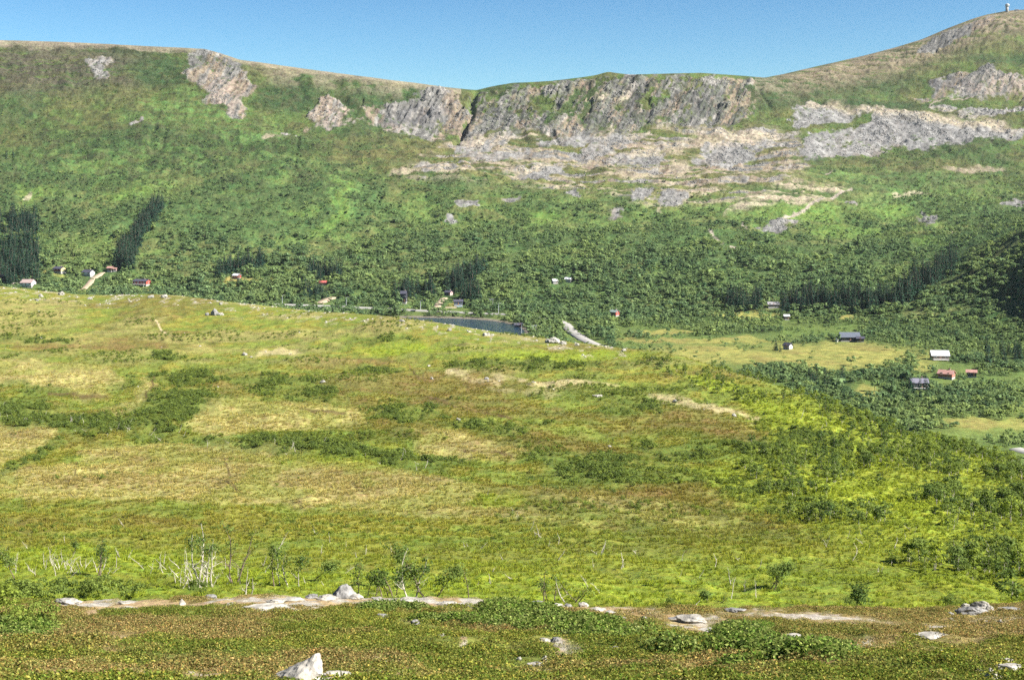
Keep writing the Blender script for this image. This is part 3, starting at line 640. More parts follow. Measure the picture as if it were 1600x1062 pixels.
# lake
wm = bpy.data.materials.new('lake_water'); wm.use_nodes = True
b = wm.node_tree.nodes['Principled BSDF']; b.inputs['Base Color'].default_value = (.012, .035, .055, 1); b.inputs['Roughness'].default_value = .12; b.inputs['IOR'].default_value = 1.33
nz = wm.node_tree.nodes.new('ShaderNodeTexNoise'); nz.inputs['Scale'].default_value = 1.2; nz.inputs['Detail'].default_value = 4
tc = wm.node_tree.nodes.new('ShaderNodeTexCoord'); wm.node_tree.links.new(tc.outputs['Object'], nz.inputs['Vector'])
bp = wm.node_tree.nodes.new('ShaderNodeBump'); bp.inputs['Distance'].default_value = .25; wm.node_tree.links.new(nz.outputs[0], bp.inputs['Height']); wm.node_tree.links.new(bp.outputs[0], b.inputs['Normal'])
mb = MB(); mb.add([(-160, 800, -88), (14, 800, -88), (16, 1010, -88), (-160, 1040, -88)], [(0, 1, 2, 3)])
tag(mb.build('water', wm), kind='structure')

# ---- lookups on the land
REG = {'near': (ROW['N1'], ROW['N5']), 'mid': (ROW['N6'], ROW['P1']), 'val': (ROW['P2'], ROW['S1']), 'far': (ROW['V1'], NR - 10)}
def at(px, py, reg='far'):
    c = int(np.argmin(np.abs(PX - px))); r0, r1 = REG[reg]
    q = QY[r0:r1, c]
    idx = np.nonzero(q <= py)[0]
    k = r0 + (int(idx[0]) if len(idx) else int(np.argmin(q)))
    Y = float(GY[k, c])
    return Vector((Y * (px - 800) / F, Y, float(GZ[k, c])))
def ground_z(x, y):
    u = x / y; c = int(np.argmin(np.abs(U - u)))
    return float(np.interp(y, GY[:, c], GZ[:, c]))
# sampling by land area
dA = np.zeros_like(GX)
dA[:-1, :-1] = np.abs((GX[:-1, 1:] - GX[:-1, :-1]) * (GY[1:, :-1] - GY[:-1, :-1]))
def sample(dens, n):
    """dens: plants per weight on the grid; returns positions and grid indices"""
    wgt = (dA * dens).ravel().astype(np.float64); cs = np.cumsum(wgt)
    k = np.searchsorted(cs, rng.random(n) * cs[-1]); rr, cc = np.divmod(k, NC)
    rr = np.clip(rr, 0, NR - 2); cc = np.clip(cc, 0, NC - 2)
    a = rng.random(n)[:, None]; b_ = rng.random(n)[:, None]
    P = np.stack([GX, GY, GZ], -1)
    p = (P[rr, cc] * (1 - a) + P[rr, cc + 1] * a) * (1 - b_) + (P[rr + 1, cc] * (1 - a) + P[rr + 1, cc + 1] * a) * b_
    return p, rr, cc

# ------------------------------------------------------------------ plants: prototype meshes
def leaf_quads(cent, size, nrm, r, aspect=.7, jit=.55):
    """one leaf-sized quad per centre, facing roughly along nrm"""
    n = len(cent)
    nr = nrm / (np.linalg.norm(nrm, axis=1)[:, None] + 1e-9) + r.normal(0, jit, (n, 3)); nr /= np.linalg.norm(nr, axis=1)[:, None] + 1e-9
    t = np.cross(nr, r.normal(0, 1, (n, 3))); t /= np.linalg.norm(t, axis=1)[:, None] + 1e-9
    b_ = np.cross(nr, t)
    s = np.asarray(size).reshape(-1, 1) * np.ones((n, 1)) * r.uniform(.7, 1.3, (n, 1))
    v = np.stack([cent - t * s * .5, cent - b_ * s * aspect * .5, cent + t * s * .5, cent + b_ * s * aspect * .5], 1).reshape(-1, 3)
    return v, np.arange(4 * n).reshape(-1, 4)
def crown_pts(r, n, H, R, z0, ncl, flat=1.0):
    """leaf centres on the outsides of uneven clumps filling a crown"""
    c = r.normal(0, 1, (ncl, 3)); c /= np.linalg.norm(c, axis=1)[:, None]
    c *= r.uniform(.15, .8, (ncl, 1)) ** .6
    c[:, 0] *= R; c[:, 1] *= R; c[:, 2] = z0 + (H - z0) * .5 + c[:, 2] * (H - z0) * .5 * flat
    cr = r.uniform(.28, .5, ncl) * R
    k = r.integers(0, ncl, n)
    d = r.normal(0, 1, (n, 3)); d /= np.linalg.norm(d, axis=1)[:, None]
    d[:, 2] = np.where(d[:, 2] < -.3, -d[:, 2], d[:, 2])
    p = c[k] + d * (cr[k] * r.uniform(.55, 1.0, n))[:, None] * np.array([1, 1, .75])
    ax = p - np.array([0, 0, z0 + (H - z0) * .35]); ax /= np.linalg.norm(ax, axis=1)[:, None] + 1e-9
    return p, d * .8 + ax * .5 + np.array([0, 0, .35])
def trunk_mb(r, H, stems, r0, lean=.15, spread=.1, n=5, fork=True):
    m_ = MB()
    for s_ in range(stems):
        a = r.uniform(0, 6.28); bx_, by_ = math.cos(a) * spread * r.uniform(.3, 1), math.sin(a) * spread * r.uniform(.3, 1)
        la = r.uniform(0, 6.28); hh = H * r.uniform(.75, 1)
        pts = [(bx_ + math.cos(la) * lean * hh * (t ** 1.4) + r.normal(0, .02 * H), by_ + math.sin(la) * lean * hh * (t ** 1.4) + r.normal(0, .02 * H), hh * t - (.15 if t == 0 else 0)) for t in (0, .25, .5, .75, 1)]
        m_.tube(pts, [r0, r0 * .8, r0 * .62, r0 * .42, r0 * .15], n)
        if fork:
            for t in (1, 2, 3):
                p = Vector(pts[t]); a2 = r.uniform(0, 6.28); l_ = hh * .3
                m_.tube([p, p + Vector((math.cos(a2) * l_ * .5, math.sin(a2) * l_ * .5, l_ * .5)), p + Vector((math.cos(a2) * l_ * .8, math.sin(a2) * l_ * .8, l_ * 1.0))], [r0 * .4, r0 * .25, r0 * .08], 4)
    return m_
def birch_mesh(seed, H, R, nleaf, lsize, ncl, stems=2, z0=None, lm='far_leaf', bark='bark_dark', r0=.07, name='birch', jit=.55):
    r = np.random.default_rng(seed); z0 = H * .18 if z0 is None else z0
    p, nn_ = crown_pts(r, nleaf, H, R, z0, ncl)
    v, f = leaf_quads(p, lsize, nn_, r, .7, jit)
    t = trunk_mb(r, H * .8, stems, r0, .12, .2, 4, False)
    tv = np.array(t.v); tf = [q for q in t.f if len(q) == 4]
    V_ = np.concatenate([v, tv]); F_ = np.concatenate([f, np.array(tf) + len(v)])
    return mesh_np(name, V_, F_, [M[lm], M[bark]], midx=[0] * len(f) + [1] * len(tf))
def spruce_mesh(seed, H, R, nl, name='spruce', per=46, s0=.9):
    r = np.random.default_rng(seed); cs_, ns_, ss_ = [], [], []
    for k in range(nl):
        t = k / (nl - 1); z = H * (.06 + .94 * t); rad = R * (1 - t) ** .85 * r.uniform(.8, 1.12) + .06
        n = max(5, int(per * (1 - t) + 5)); a = r.uniform(0, 6.28, n); q = r.uniform(.35, 1, n) ** .7 * rad * (1 + .18 * np.sin(3 * a + k))
        cs_.append(np.stack([np.cos(a) * q, np.sin(a) * q, z - q * .35 + r.normal(0, .1, n)], -1))
        ns_.append(np.stack([np.cos(a) * .7, np.sin(a) * .7, np.full(n, .6)], -1)); ss_.append(np.full(n, s0 * (.45 + .55 * (1 - t))))
    v, f = leaf_quads(np.concatenate(cs_), np.concatenate(ss_), np.concatenate(ns_), r, .55)
    t = MB(); t.tube([(0, 0, -.5), (0, 0, H * .5), (0, 0, H * .97)], [.17, .1, .02], 5)
    tf = [q for q in t.f if len(q) == 4]
    return mesh_np(name, np.concatenate([v, np.array(t.v)]), np.concatenate([f, np.array(tf) + len(v)]), [M['spruce_leaf'], M['bark_dark']], midx=[0] * len(f) + [1] * len(tf))
def bush_mesh(seed, H, R, n, ls, ncl, lm, name, z0=-.05):
    r = np.random.default_rng(seed)
    p, q = crown_pts(r, n, H, R, z0, ncl, .9); v, f = leaf_quads(p, ls, q, r)
    return mesh_np(name, v, f, [M[lm]])

def gn_scatter(name, label, cat, P, rot, sc, tint, protos, kind='stuff', idx=None, gcol=None):
    n = len(P)
    me = bpy.data.meshes.new(name + '_points'); me.vertices.add(n); me.vertices.foreach_set('co', np.asarray(P, np.float32).ravel())
    def fa(nm, ty, arr, key='value'):
        a = me.attributes.new(nm, ty, 'POINT'); a.data.foreach_set(key, arr)
    R3 = np.zeros((n, 3), np.float32); R3[:, 2] = rot
    fa('rot', 'FLOAT_VECTOR', R3.ravel(), 'vector')
    sc = np.asarray(sc, np.float32); S3 = np.stack([sc, sc, sc], -1) if sc.ndim == 1 else sc
    fa('scl', 'FLOAT_VECTOR', S3.astype(np.float32).ravel(), 'vector')
    fa('tint', 'FLOAT', np.asarray(tint, np.float32))
    if gcol is not None: fa('gcol', 'FLOAT_VECTOR', np.asarray(gcol, np.float32).ravel(), 'vector')
    fa('pick', 'INT', (rng.integers(0, len(protos), n) if idx is None else idx).astype(np.int32))
    o = link(name, me)
    g = bpy.data.node_groups.new(name + '_nodes', 'GeometryNodeTree')
    g.interface.new_socket('Geometry', in_out='INPUT', socket_type='NodeSocketGeometry'); g.interface.new_socket('Geometry', in_out='OUTPUT', socket_type='NodeSocketGeometry')
    N_ = g.nodes.new; gi = N_('NodeGroupInput'); go = N_('NodeGroupOutput'); ip = N_('GeometryNodeInstanceOnPoints'); jn = N_('GeometryNodeJoinGeometry')
    for p in protos:
        q = N_('GeometryNodeObjectInfo'); q.transform_space = 'ORIGINAL'; q.inputs['Object'].default_value = p; q.inputs['As Instance'].default_value = True
        g.links.new(q.outputs['Geometry'], jn.inputs[0])
    def na(nm, ty):
        a = N_('GeometryNodeInputNamedAttribute'); a.data_type = ty; a.inputs['Name'].default_value = nm; return a.outputs[0]
    er = N_('FunctionNodeEulerToRotation')
    g.links.new(gi.outputs[0], ip.inputs['Points']); g.links.new(jn.outputs[0], ip.inputs['Instance']); ip.inputs['Pick Instance'].default_value = True
    g.links.new(na('pick', 'INT'), ip.inputs['Instance Index']); g.links.new(na('rot', 'FLOAT_VECTOR'), er.inputs[0]); g.links.new(er.outputs[0], ip.inputs['Rotation'])
    g.links.new(na('scl', 'FLOAT_VECTOR'), ip.inputs['Scale']); g.links.new(ip.outputs[0], go.inputs[0])
    md = o.modifiers.new('plants', 'NODES'); md.node_group = g
    return tag(o, label, cat if kind != 'stuff' else None, kind=kind)

# ------------------------------------------------------------------ far woodland
far_birch = [birch_mesh(100 + k, 5.2, 2.5, 150, 1.0, 8, name='mountain_birch', jit=.33) for k in range(5)]
def where_px(x, y): return f"{x:.0f} {y:.0f}"
def put_tree(name, me, p, rz, s, tint, label, cat, group):
    o = link(name, me, None, p, rz, s); o['tint'] = float(tint); o['gcol'] = [.16, .165, .04]; return tag(o, label, cat, group)

ONES = ['first', 'second', 'third', 'fourth', 'fifth', 'sixth', 'seventh', 'eighth', 'ninth', 'tenth', 'eleventh', 'twelfth', 'thirteenth', 'fourteenth', 'fifteenth', 'sixteenth', 'seventeenth', 'eighteenth', 'nineteenth']
TENS = ['', '', 'twenty', 'thirty', 'forty', 'fifty', 'sixty', 'seventy', 'eighty', 'ninety']
def ordw(k):
    if k <= 19: return ONES[k - 1]
    if k > 99: return 'hundred and ' + ordw(k - 100) if k > 100 else 'hundredth'
    t, o_ = divmod(k, 10)
    return (TENS[t][:-1] + 'ieth') if o_ == 0 else TENS[t] + '-' + ONES[o_ - 1]
def ordinal_items(its):
    a = its[:295]; by_ = {}
    for j, q in enumerate(a): by_.setdefault(q[4], []).append(j)
    a = list(a)
    for lb, js in by_.items():
        js.sort(key=lambda j: a[j][1])
        for n_, j in enumerate(js):
            q = a[j]; lab = (ordw(n_ + 1) + ' ' + lb.replace('spruce ', 'spruce from the left ', 1)) if len(js) > 1 else lb
            a[j] = q[:4] + (lab, q[5], 'spruces ' + lb.split('spruce ', 1)[-1])
    return a + list(its[295:])
SPR_E = []
# ---- spruces: stands in the valley and plantation rows
SPR = []   # (centre x, y, half width, half height, count, height m, place words)
stands = [
 ((10, 392), (52, 56), 230, 15, 'dark spruce in the dense plantation at the left edge'),
 ((5, 250), (22, 9), 9, 8, 'dark spruce in the small high stand on the left slope'),
 ((6, 425), (24, 5), 12, 12, 'dark spruce behind the red house at the far left'),
 ('line', [(185, 414), (200, 395), (215, 372), (228, 350), (240, 330), (252, 322)], 13, 110, 15, 'dark spruce in the diagonal strip climbing the left slope'),
 ((196, 417), (14, 6), 20, 14, 'dark spruce above the small pink roofed house'),
 ('line', [(338, 432), (360, 424), (385, 418), (410, 414)], 8, 46, 14, 'dark spruce behind the white roofed hut'),
 ((370, 446), (12, 6), 5, 9, 'dark spruce just below the white roofed hut'),
 ((507, 432), (28, 8), 34, 13, 'dark spruce behind the long red roofed cabin'),
 ((490, 462), (20, 6), 18, 12, 'dark spruce between the red roofed cabin and the road'),
 ((650, 460), (34, 8), 34, 13, 'dark spruce around the tall narrow house'),
 ('line', [(702, 452), (715, 446), (735, 438), (752, 424)], 10, 52, 15, 'dark spruce above the blue house by the lake'),
 ((734, 468), (14, 8), 24, 14, 'dark spruce beside the blue house by the lake'),
 ((1160, 476), (34, 9), 34, 12, 'dark spruce in the small wood left of the belt'),
 ('line', [(1222, 486), (1260, 478), (1310, 474), (1360, 478), (1400, 470)], 12, 130, 12.5, 'dark spruce in the long belt across the right valley side'),
 ('line', [(1400, 470), (1440, 448), (1470, 430), (1495, 408)], 15, 80, 15, 'dark spruce where the long belt climbs the right slope'),
 ((1430, 618), (20, 14), 9, 7, 'spruce around the black house with white windows'),
 ((1300, 600), (40, 8), 8, 7, 'spruce in the shrub belt below the pale field'),
 ((1575, 560), (34, 10), 14, 9, 'spruce in the row at the right edge of the valley'),
 ((1216, 548), (4, 2), 3, 6, 'spruce beside the small shed on the pale field'),
]
big_sp = [spruce_mesh(300 + k, 12, 3.0, 12, 'spruce_tree', 40, 1.25) for k in range(4)]
spr_m = np.zeros_like(GX)
for s_ in stands:
    if s_[0] == 'line': spr_m = np.maximum(spr_m, stroke(s_[1], s_[2] * .8, 0, .3))
    elif s_[1][0] > 20: spr_m = np.maximum(spr_m, 1 - sst(.8, 1.1, np.hypot((QX - s_[0][0]) / s_[1][0], (QY - s_[0][1]) / s_[1][1])))
spr_m *= vf
for s_ in stands:
    if s_[0] == 'line':
        _, pts, wd, n, H_, lb = s_
        cum = np.cumsum([0] + [math.hypot(b_[0] - a[0], b_[1] - a[1]) for a, b_ in zip(pts[:-1], pts[1:])])
        ps = []
        for k in range(n):
            t = rng.random() * cum[-1]
            ps.append((np.interp(t, cum, [p[0] for p in pts]) + rng.normal(0, wd * .35), np.interp(t, cum, [p[1] for p in pts]) + rng.normal(0, wd * .45)))
    else:
        (cx, cy), (rx, ry), n, H_, lb = s_
        ps = [(cx + rng.uniform(-1, 1) * rx, cy + rng.uniform(-1, 1) * ry) for k in range(n)]
    for x, y in ps:
        if x < -12 or x > 1612: continue
        SPR.append((x, y, H_ * rng.uniform(.75, 1.2), lb))
# nearest / tallest 295 are single trees, the rest one stand
items = []
for x, y, H_, lb in SPR:
    p = at(x, y, 'val' if y > 478 else 'far'); items.append((H_ / p.y, x, y, H_, lb, p))
items.sort(key=lambda q: -q[0])
items = ordinal_items(items)
for k, (_, x, y, H_, lb, p, gname) in enumerate(items[:295]):
    put_tree('spruce_tree', big_sp[k % 4], p, rng.uniform(0, 6.28), H_ / 12 * np.array([rng.uniform(.85, 1.15)] * 2 + [1]), rng.random() * .25, lb, 'spruce', gname)
sp_xy = np.array([[q[5].x, q[5].y] for q in items])
if len(items) > 295:
    rest = items[295:]
    gn_scatter('spruce_stand', 'dark spruces standing far off among the birches on the slope', 'spruce stand', [tuple(q[5]) for q in rest], rng.uniform(0, 6.28, len(rest)), [q[3] / 12 for q in rest], np.zeros(len(rest)), [o for o in C.objects if o.name.startswith('spruce_tree')][:4])

# prototype birches standing as single trees at the valley edge
pf = [(1040, 505), (1072, 511), (1330, 572), (1392, 620), (1366, 612)]
pl = ['round birch left of the pale marsh in the valley', 'birch on the left end of the shrub row across the marsh', 'lone round birch at the lower edge of the brown field', 'birch in the meadow left of the black house', 'small round birch in the narrow clearing below the brown field']
far_protos = [put_tree('mountain_birch', far_birch[k], at(*pf[k], 'val'), k, 1.0, .2, pl[k], 'birch', None) for k in range(5)]
bushes = [bush_mesh(150 + k, 1.3, 1.1, 130, .34, 8, 'far_leaf', 'willow_bush') for k in range(3)]
bl = ['low willow bush at the near edge of the brown field', 'low willow bush on the marsh right of the road', 'low willow bush in the meadow at the valley edge']
bush_protos = [put_tree('willow_bush', bushes[k], at(*[(1200, 572), (1010, 535), (1560, 640)][k], 'val'), k, 1.4, .2, bl[k], 'bush', None) for k in range(3)]

treeline = sst(330, 250, QY) * 0
n_far = 56000
upper = sst(380, 250, QY)
d_f = wood * (RI >= ROW['P2']) * (RI < ROW['S6b']) * sst(-.75, -.42, -np.abs(U)[None, :]) * (1 + .25 * sst(1100, 800, GY)) * (1 + .9 * sst(320, 430, QY)) * (1 + 1.3 * pvalley * (QX > 1150) * (QY > 555)) * (1 - .93 * spr_m)
P_, rr, cc = sample(d_f, n_far)
qx, qy = QX[rr, cc], QY[rr, cc]
keep = np.ones(n_far, bool)
for x, y, _ in [(0, 0, 0)]: pass
scl = rng.uniform(.5, 1.0, n_far) ** 1 * rng.uniform(.8, 1.4, n_far) * np.interp(qy, [180, 260, 340, 430, 520, 760], [.30, .40, .60, .84, .74, .70]) * np.exp(rng.normal(0, .24, n_far))
scl *= np.where((qx > 1000) & (qy > 495) & (QY[rr, cc] < 800), .72, 1)
tint = np.clip(fbm(P_[:, 0] / 60, P_[:, 1] / 60, 95, 3) * 1.8 - .6 + rng.normal(0, .22, n_far), 0, 1) * np.interp(qx, [0, 900, 1600], [.55, .6, .8])
gn_scatter('birch_woods', 'dense green birch woods covering the valley side across the lake', 'woodland', P_, rng.uniform(0, 6.28, n_far), np.stack([scl * rng.uniform(.85, 1.3, n_far), scl * rng.uniform(.85, 1.3, n_far), scl * rng.uniform(.8, 1.15, n_far)], -1), tint, far_protos)
# low scrub on the upper slope, the valley fields and their edges
n_sc = 16000
d_s = (RI >= ROW['P2']) * (RI < ROW['S6']) * sst(-.7, -.42, -np.abs(U)[None, :]) * (1 - rmask) * (1 - rdm) * (1 - house_clear) * (1 - lake_m) * (1 - .9 * vdry) * (1 - .9 * trail) * (1 - bare) * sst(.45, .6, fbm(fX / 14, fY / 14 + GZ / 12, 97, 4)) * (.25 + .75 * sst(-70, 30, QY - tl)) * np.where(far > .5, 1, 2.2)
P_, rr, cc = sample(d_s, n_sc)
gn_scatter('willow_scrub', 'low willow scrub scattered over the upper mountain slope and valley fields', 'scrub', P_, rng.uniform(0, 6.28, n_sc), rng.uniform(.5, 1.7, n_sc), np.clip(rng.normal(.35, .25, n_sc), 0, 1), bush_protos)

# ------------------------------------------------------------------ birches on the near right-hand slope
mb_me = [birch_mesh(200 + k, 3.4, 1.35, 520, .26, 13, stems=2 + k % 2, lm='birch_leaf', bark='bark_white', r0=.045, name='slope_birch') for k in range(6)]
d_m = mid * poly([(1010, 568), (1100, 575), (1260, 602), (1330, 640), (1700, 762), (1760, 960), (1500, 935), (1400, 890), (1320, 850), (1230, 800), (1180, 760), (1140, 730), (1210, 690), (1230, 650), (1150, 618), (1060, 600)], 10)
d_m = d_m * (.03 + .97 * sst(.44, .60, fbm(fX / 14, fY / 14, 98, 3)))
d_m *= np.where(QX + (QY - 700) * .5 > 1250, 1, .7)
d_m *= (1 - .9 * np.clip(ells([(1385, 795, 140, 32, 14), (1265, 655, 80, 16, 22), (1240, 860, 140, 30)], .5), 0, 1))
n_mid = 1150
P_, rr, cc = sample(d_m * (np.abs(U)[None, :] < .5), n_mid)
sc_m = rng.uniform(.4, 1.05, n_mid) * np.interp(QY[rr, cc], [820, 900], [1, .75]) * np.interp(QX[rr, cc], [1000, 1200, 1600], [.65, .75, 1.05])
big = np.argsort(-(sc_m * 3.4 / P_[:, 1]) + (np.abs(QX[rr, cc] - 800) > 805) * 10)
singles = big[:250]; restm = big[250:]
slope_o = []
sl_l = {}
for j, k in enumerate(sorted(singles, key=lambda q: QX[rr[q], cc[q]])):
    x, y = QX[rr[k], cc[k]], QY[rr[k], cc[k]]
    if y > 860: lb = 'leafy birch low on the right hillside beyond the stony brow'
    elif x > 1450: lb = 'leafy birch in the thick wood on the right edge, ' + ('highest' if y < 775 else 'upper' if y < 800 else 'middle' if y < 830 else 'lowest') + ' row'
    elif y < 660: lb = 'small birch on the skyline of the near hill above the valley fields'
    elif y < 770: lb = 'birch among yellow green scrub midway down the right hillside'
    else: lb = 'scattered birch on the bright green right hillside'
    sl_l[lb] = sl_l.get(lb, 0) + 1
    slope_o.append(put_tree('birch_tree', mb_me[j % 6], P_[k], rng.uniform(0, 6.28), sc_m[k] * np.array([rng.uniform(.85, 1.25), rng.uniform(.85, 1.25), 1]), np.clip(rng.normal(.2, .25), 0, 1), ordw(sl_l[lb]) + ' ' + lb.replace('birch ', 'birch from the left ', 1), 'birch', lb.replace('birch', 'birches', 1)))
gn_scatter('birch_thicket', 'green birch thicket covering the right flank of the near hill', 'thicket', P_[restm], rng.uniform(0, 6.28, len(restm)), sc_m[restm], np.clip(rng.normal(.2, .2, len(restm)), 0, 1), slope_o[:6])
# low bushes of the near hill: willow patches and undergrowth
wb_me = [bush_mesh(250 + k, .85, .75, 260, .15, 9, 'willow_leaf', 'willow_shrub') for k in range(4)]
spots = [(452, 618, 'dark willow shrub at the foot of the round dark thicket on the meadow'), (645, 650, 'willow shrub in the dark patch in the middle of the meadow'), (272, 560, 'willow shrub in the small dark patch high on the left meadow'), (760, 672, 'willow shrub in the flat green patch right of the meadow centre')]
wp = [put_tree('willow_shrub', wb_me[k], at(x, y, 'mid'), k, 1.3, .1, lb, 'shrub', None) for k, (x, y, lb) in enumerate(spots)]
n_w = 15000
dw = mid * (np.abs(U)[None, :] < .5) * (1 - tan_) * (1 - dry * .97)
dw = dw * np.clip(shr * (.03 + .72 * sst(.47, .62, fbm(fX / 5, fY / 12, 102, 4))) + rslope * .38 * sst(.45, .62, fbm(fX / 6, fY / 6, 99, 3)) + .22 * sst(.60, .70, n_m) + (.45 + .3 * ell(200, 930, 150, 14)) * sst(800, 840, QY) * sst(.42, .56, fbm(fX / 9, fY / 9, 103, 3)) * sst(.45, .6, fbm(fX / 5, fY / 5, 101, 3)), 0, 1)
P_, rr, cc = sample(dw, n_w)
sh_ = shr[rr, cc]; ls_ = lush[rr, cc]
gn_scatter('willow_undergrowth', 'low willow and birch scrub in dark patches across the meadow', 'undergrowth', P_, rng.uniform(0, 6.28, n_w), rng.uniform(.40, 1.1, n_w) * (1 + .40 * sh_ * rng.random(n_w)) * np.interp(QY[rr, cc], [780, 850], [1, .42]), np.clip(rng.normal(.18, .15, n_w) + .75 * ls_ * (1 - sh_) - .2 * sh_, 0, 1), wp)

ROCKS = [
 (776, 946, 22, 5, 'thin pale slab on the brow just right of the centre stems', 'stone', None), (806, 946, 26, 5, 'pale slab on the brow left of the humped stones', 'stone', None), (934, 954, 24, 6, 'pale slab right of the white brow block', 'stone', None), (953, 959, 20, 5, 'thin pale slab sloping down on the centre right brow', 'stone', None), (700, 943, 34, 4, 'long thin pale slab on the brow behind the shrub patch', 'stone', None), (640, 941, 30, 5, 'pale slab on the brow under the dark thin stems', 'stone', None), (592, 939, 26, 6, 'pale slab right of the pyramid rock blocks', 'stone', None), (1108, 986, 34, 5, 'thin pale slab below the humped slab', 'stone', None), (1165, 990, 24, 4, 'small thin slab right below the humped slab', 'stone', None), (840, 1040, 30, 5, 'low pale slab under the small white triangular stone', 'stone', None),
 (474, 1064, 88, 37, 'large pointed white rock at the bottom edge of the near slope', 'stone', .38), (452, 1063, 50, 10, 'low pale slab at the left foot of the large pointed rock', 'stone', None), (525, 1063, 40, 8, 'low pale slab at the right foot of the large pointed rock', 'stone', None),
 (537, 934, 44, 19, 'grey pyramid shaped rock standing on the stony brow', 'stone_grey', .1), (487, 935, 22, 8, 'grey blocky stone left of the pyramid shaped rock', 'stone_grey', None), (512, 938, 40, 8, 'flat pale slab just under the pyramid shaped rock', 'stone', None),
 (556, 937, 26, 8, 'pale block at the right foot of the pyramid shaped rock', 'stone', None), (460, 939, 34, 6, 'low pale slab at the left end of the brow stones', 'stone', None), (430, 941, 30, 5, 'thin pale slab left of the brow stones', 'stone', None), (330, 935, 20, 8, 'small pale block on the brow at the left', 'stone_grey', None),
 (285, 946, 12, 10, 'single small upright boulder on the left brow', 'stone', .1), (107, 943, 44, 7, 'flat pale rock on the left brow beside the bushes', 'stone', None), (410, 953, 70, 5, 'long thin pale slab below the brow stones', 'stone', None), (198, 944, 26, 4, 'thin pale slab on the left brow', 'stone', None),
 (1520, 960, 44, 13, 'shaded grey slab leaning under the white boulder on the right brow', 'stone_grey', None), (1532, 955, 32, 15, 'rounded white boulder on the right brow', 'stone', None), (1509, 951, 16, 10, 'small pale boulder left of the white boulder on the right brow', 'stone', None), (1547, 955, 16, 9, 'small pale boulder right of the white boulder on the right brow', 'stone', None),
 (1458, 997, 58, 7, 'long flat slab on the brown slope at the right', 'stone', None), (1467, 1022, 20, 6, 'small white stone below the long flat slab', 'stone', None), (1578, 1046, 42, 9, 'white flat rock near the lower right corner', 'stone', None), (1552, 1062, 26, 16, 'pointed white rock cut by the bottom edge at the right', 'stone', -.3), (1572, 1034, 18, 5, 'small thin slab above the white flat rock', 'stone', None),
 (1083, 972, 52, 10, 'humped pale slab right of the green shrubs', 'stone', None), (1150, 956, 32, 8, 'dark and pale stone on the brow right of centre', 'stone_grey', None), (1058, 968, 26, 4, 'dark flat slab at the left end of the humped slab', 'stone_grey', None),
 (1240, 996, 32, 6, 'low white stone above the long willow patch', 'stone', None), (1266, 1001, 14, 4, 'tiny white slab right of the low white stone', 'stone', None), (851, 1037, 15, 11, 'small white triangular stone near the bottom centre', 'stone', .1), (812, 1034, 9, 7, 'tiny round white stone left of the triangular one', 'stone', None),
 (852, 1002, 16, 6, 'pale stone above the orange turf hummock', 'stone', None), (868, 1004, 16, 8, 'grey stone right above the orange turf hummock', 'stone_grey', None), (958, 1014, 32, 6, 'pale slab beside the green shrub patch', 'stone', None), (598, 964, 20, 6, 'grey stone just left of the long shrub patch', 'stone_grey', None), (593, 965, 10, 5, 'tiny grey stone below the brow left of the shrubs', 'stone_grey', None),
 (648, 975, 16, 7, 'rounded grey stone in front of the long shrub patch', 'stone_grey', None), (690, 994, 12, 4, 'tiny pale stone in the heath left of centre', 'stone', None), (912, 946, 20, 7, 'white block on the brow right of centre', 'stone', None), (889, 948, 14, 6, 'grey block on the brow beside the white block', 'stone_grey', None), (842, 942, 24, 7, 'grey humped stone on the brow in the centre', 'stone_grey', None),
 (870, 945, 18, 5, 'pale flat block on the brow in the centre', 'stone', None), (1005, 968, 16, 5, 'pale slab on the bare strip right of centre', 'stone', None), (973, 969, 12, 7, 'small dark stone on the bare strip', 'stone_grey', None), (1485, 961, 10, 5, 'tiny grey stone left of the right brow boulders', 'stone_grey', None), (1578, 953, 44, 4, 'long thin slab at the right end of the brow', 'stone_grey', None),
 (1487, 970, 9, 5, 'tiny white stone below the right brow boulders', 'stone', None), (1562, 972, 9, 4, 'tiny pale stone below the right end of the brow', 'stone', None), (540, 984, 14, 4, 'tiny pinkish slab in the heath left of centre', 'stone', None), (1450, 962, 8, 4, 'tiny dark stone on the brow before the right boulders', 'stone_grey', None)]
rock_m = np.zeros_like(GX)
for q in ROCKS: rock_m = np.maximum(rock_m, near * (np.hypot((QX - q[0]) / (q[2] * .55 + 1), (QY - q[1] + q[3] * .1) / (q[3] * .6 + 1.5)) < 1))
# ------------------------------------------------------------------ grass and heath
def tuft_mesh(seed, n, hgt, rad, wdt, name, cols, lm='grass_blade'):
    r = np.random.default_rng(seed)
    a = r.uniform(0, 6.28, n); q = r.uniform(0, 1, n) ** .6 * rad
    base = np.stack([np.cos(a) * q, np.sin(a) * q, np.zeros(n) - .02], -1)
    d = np.stack([np.cos(a) * .5, np.sin(a) * .5, np.ones(n)], -1) + r.normal(0, .25, (n, 3)); d /= np.linalg.norm(d, axis=1)[:, None]
    tip = base + d * (hgt * r.uniform(.5, 1.1, n))[:, None]
    sd = np.stack([-np.sin(a), np.cos(a), np.zeros(n)], -1) * wdt * .5
    v = np.stack([base - sd, base + sd, tip + sd * .3, tip - sd * .3], 1).reshape(-1, 3)
    cc_ = np.array(cols)[r.integers(0, len(cols), n)] * r.uniform(.7, 1.3, (n, 1))
    return mesh_np(name, v, np.arange(4 * n).reshape(-1, 4), [M[lm]], color=np.repeat(cc_, 4, 0))
gt = [tuft_mesh(400 + k, 44, .42, .36, .05, 'grass_tuft', [(1, 1, 1), (.75, .85, .7), (1.25, 1.1, .9)]) for k in range(3)]
gsp = [(300, 742, 'pale grass tuft on the long dry field'), (720, 800, 'grass tuft below the long dry field'), (120, 590, 'pale grass tuft on the upper left dry field')]
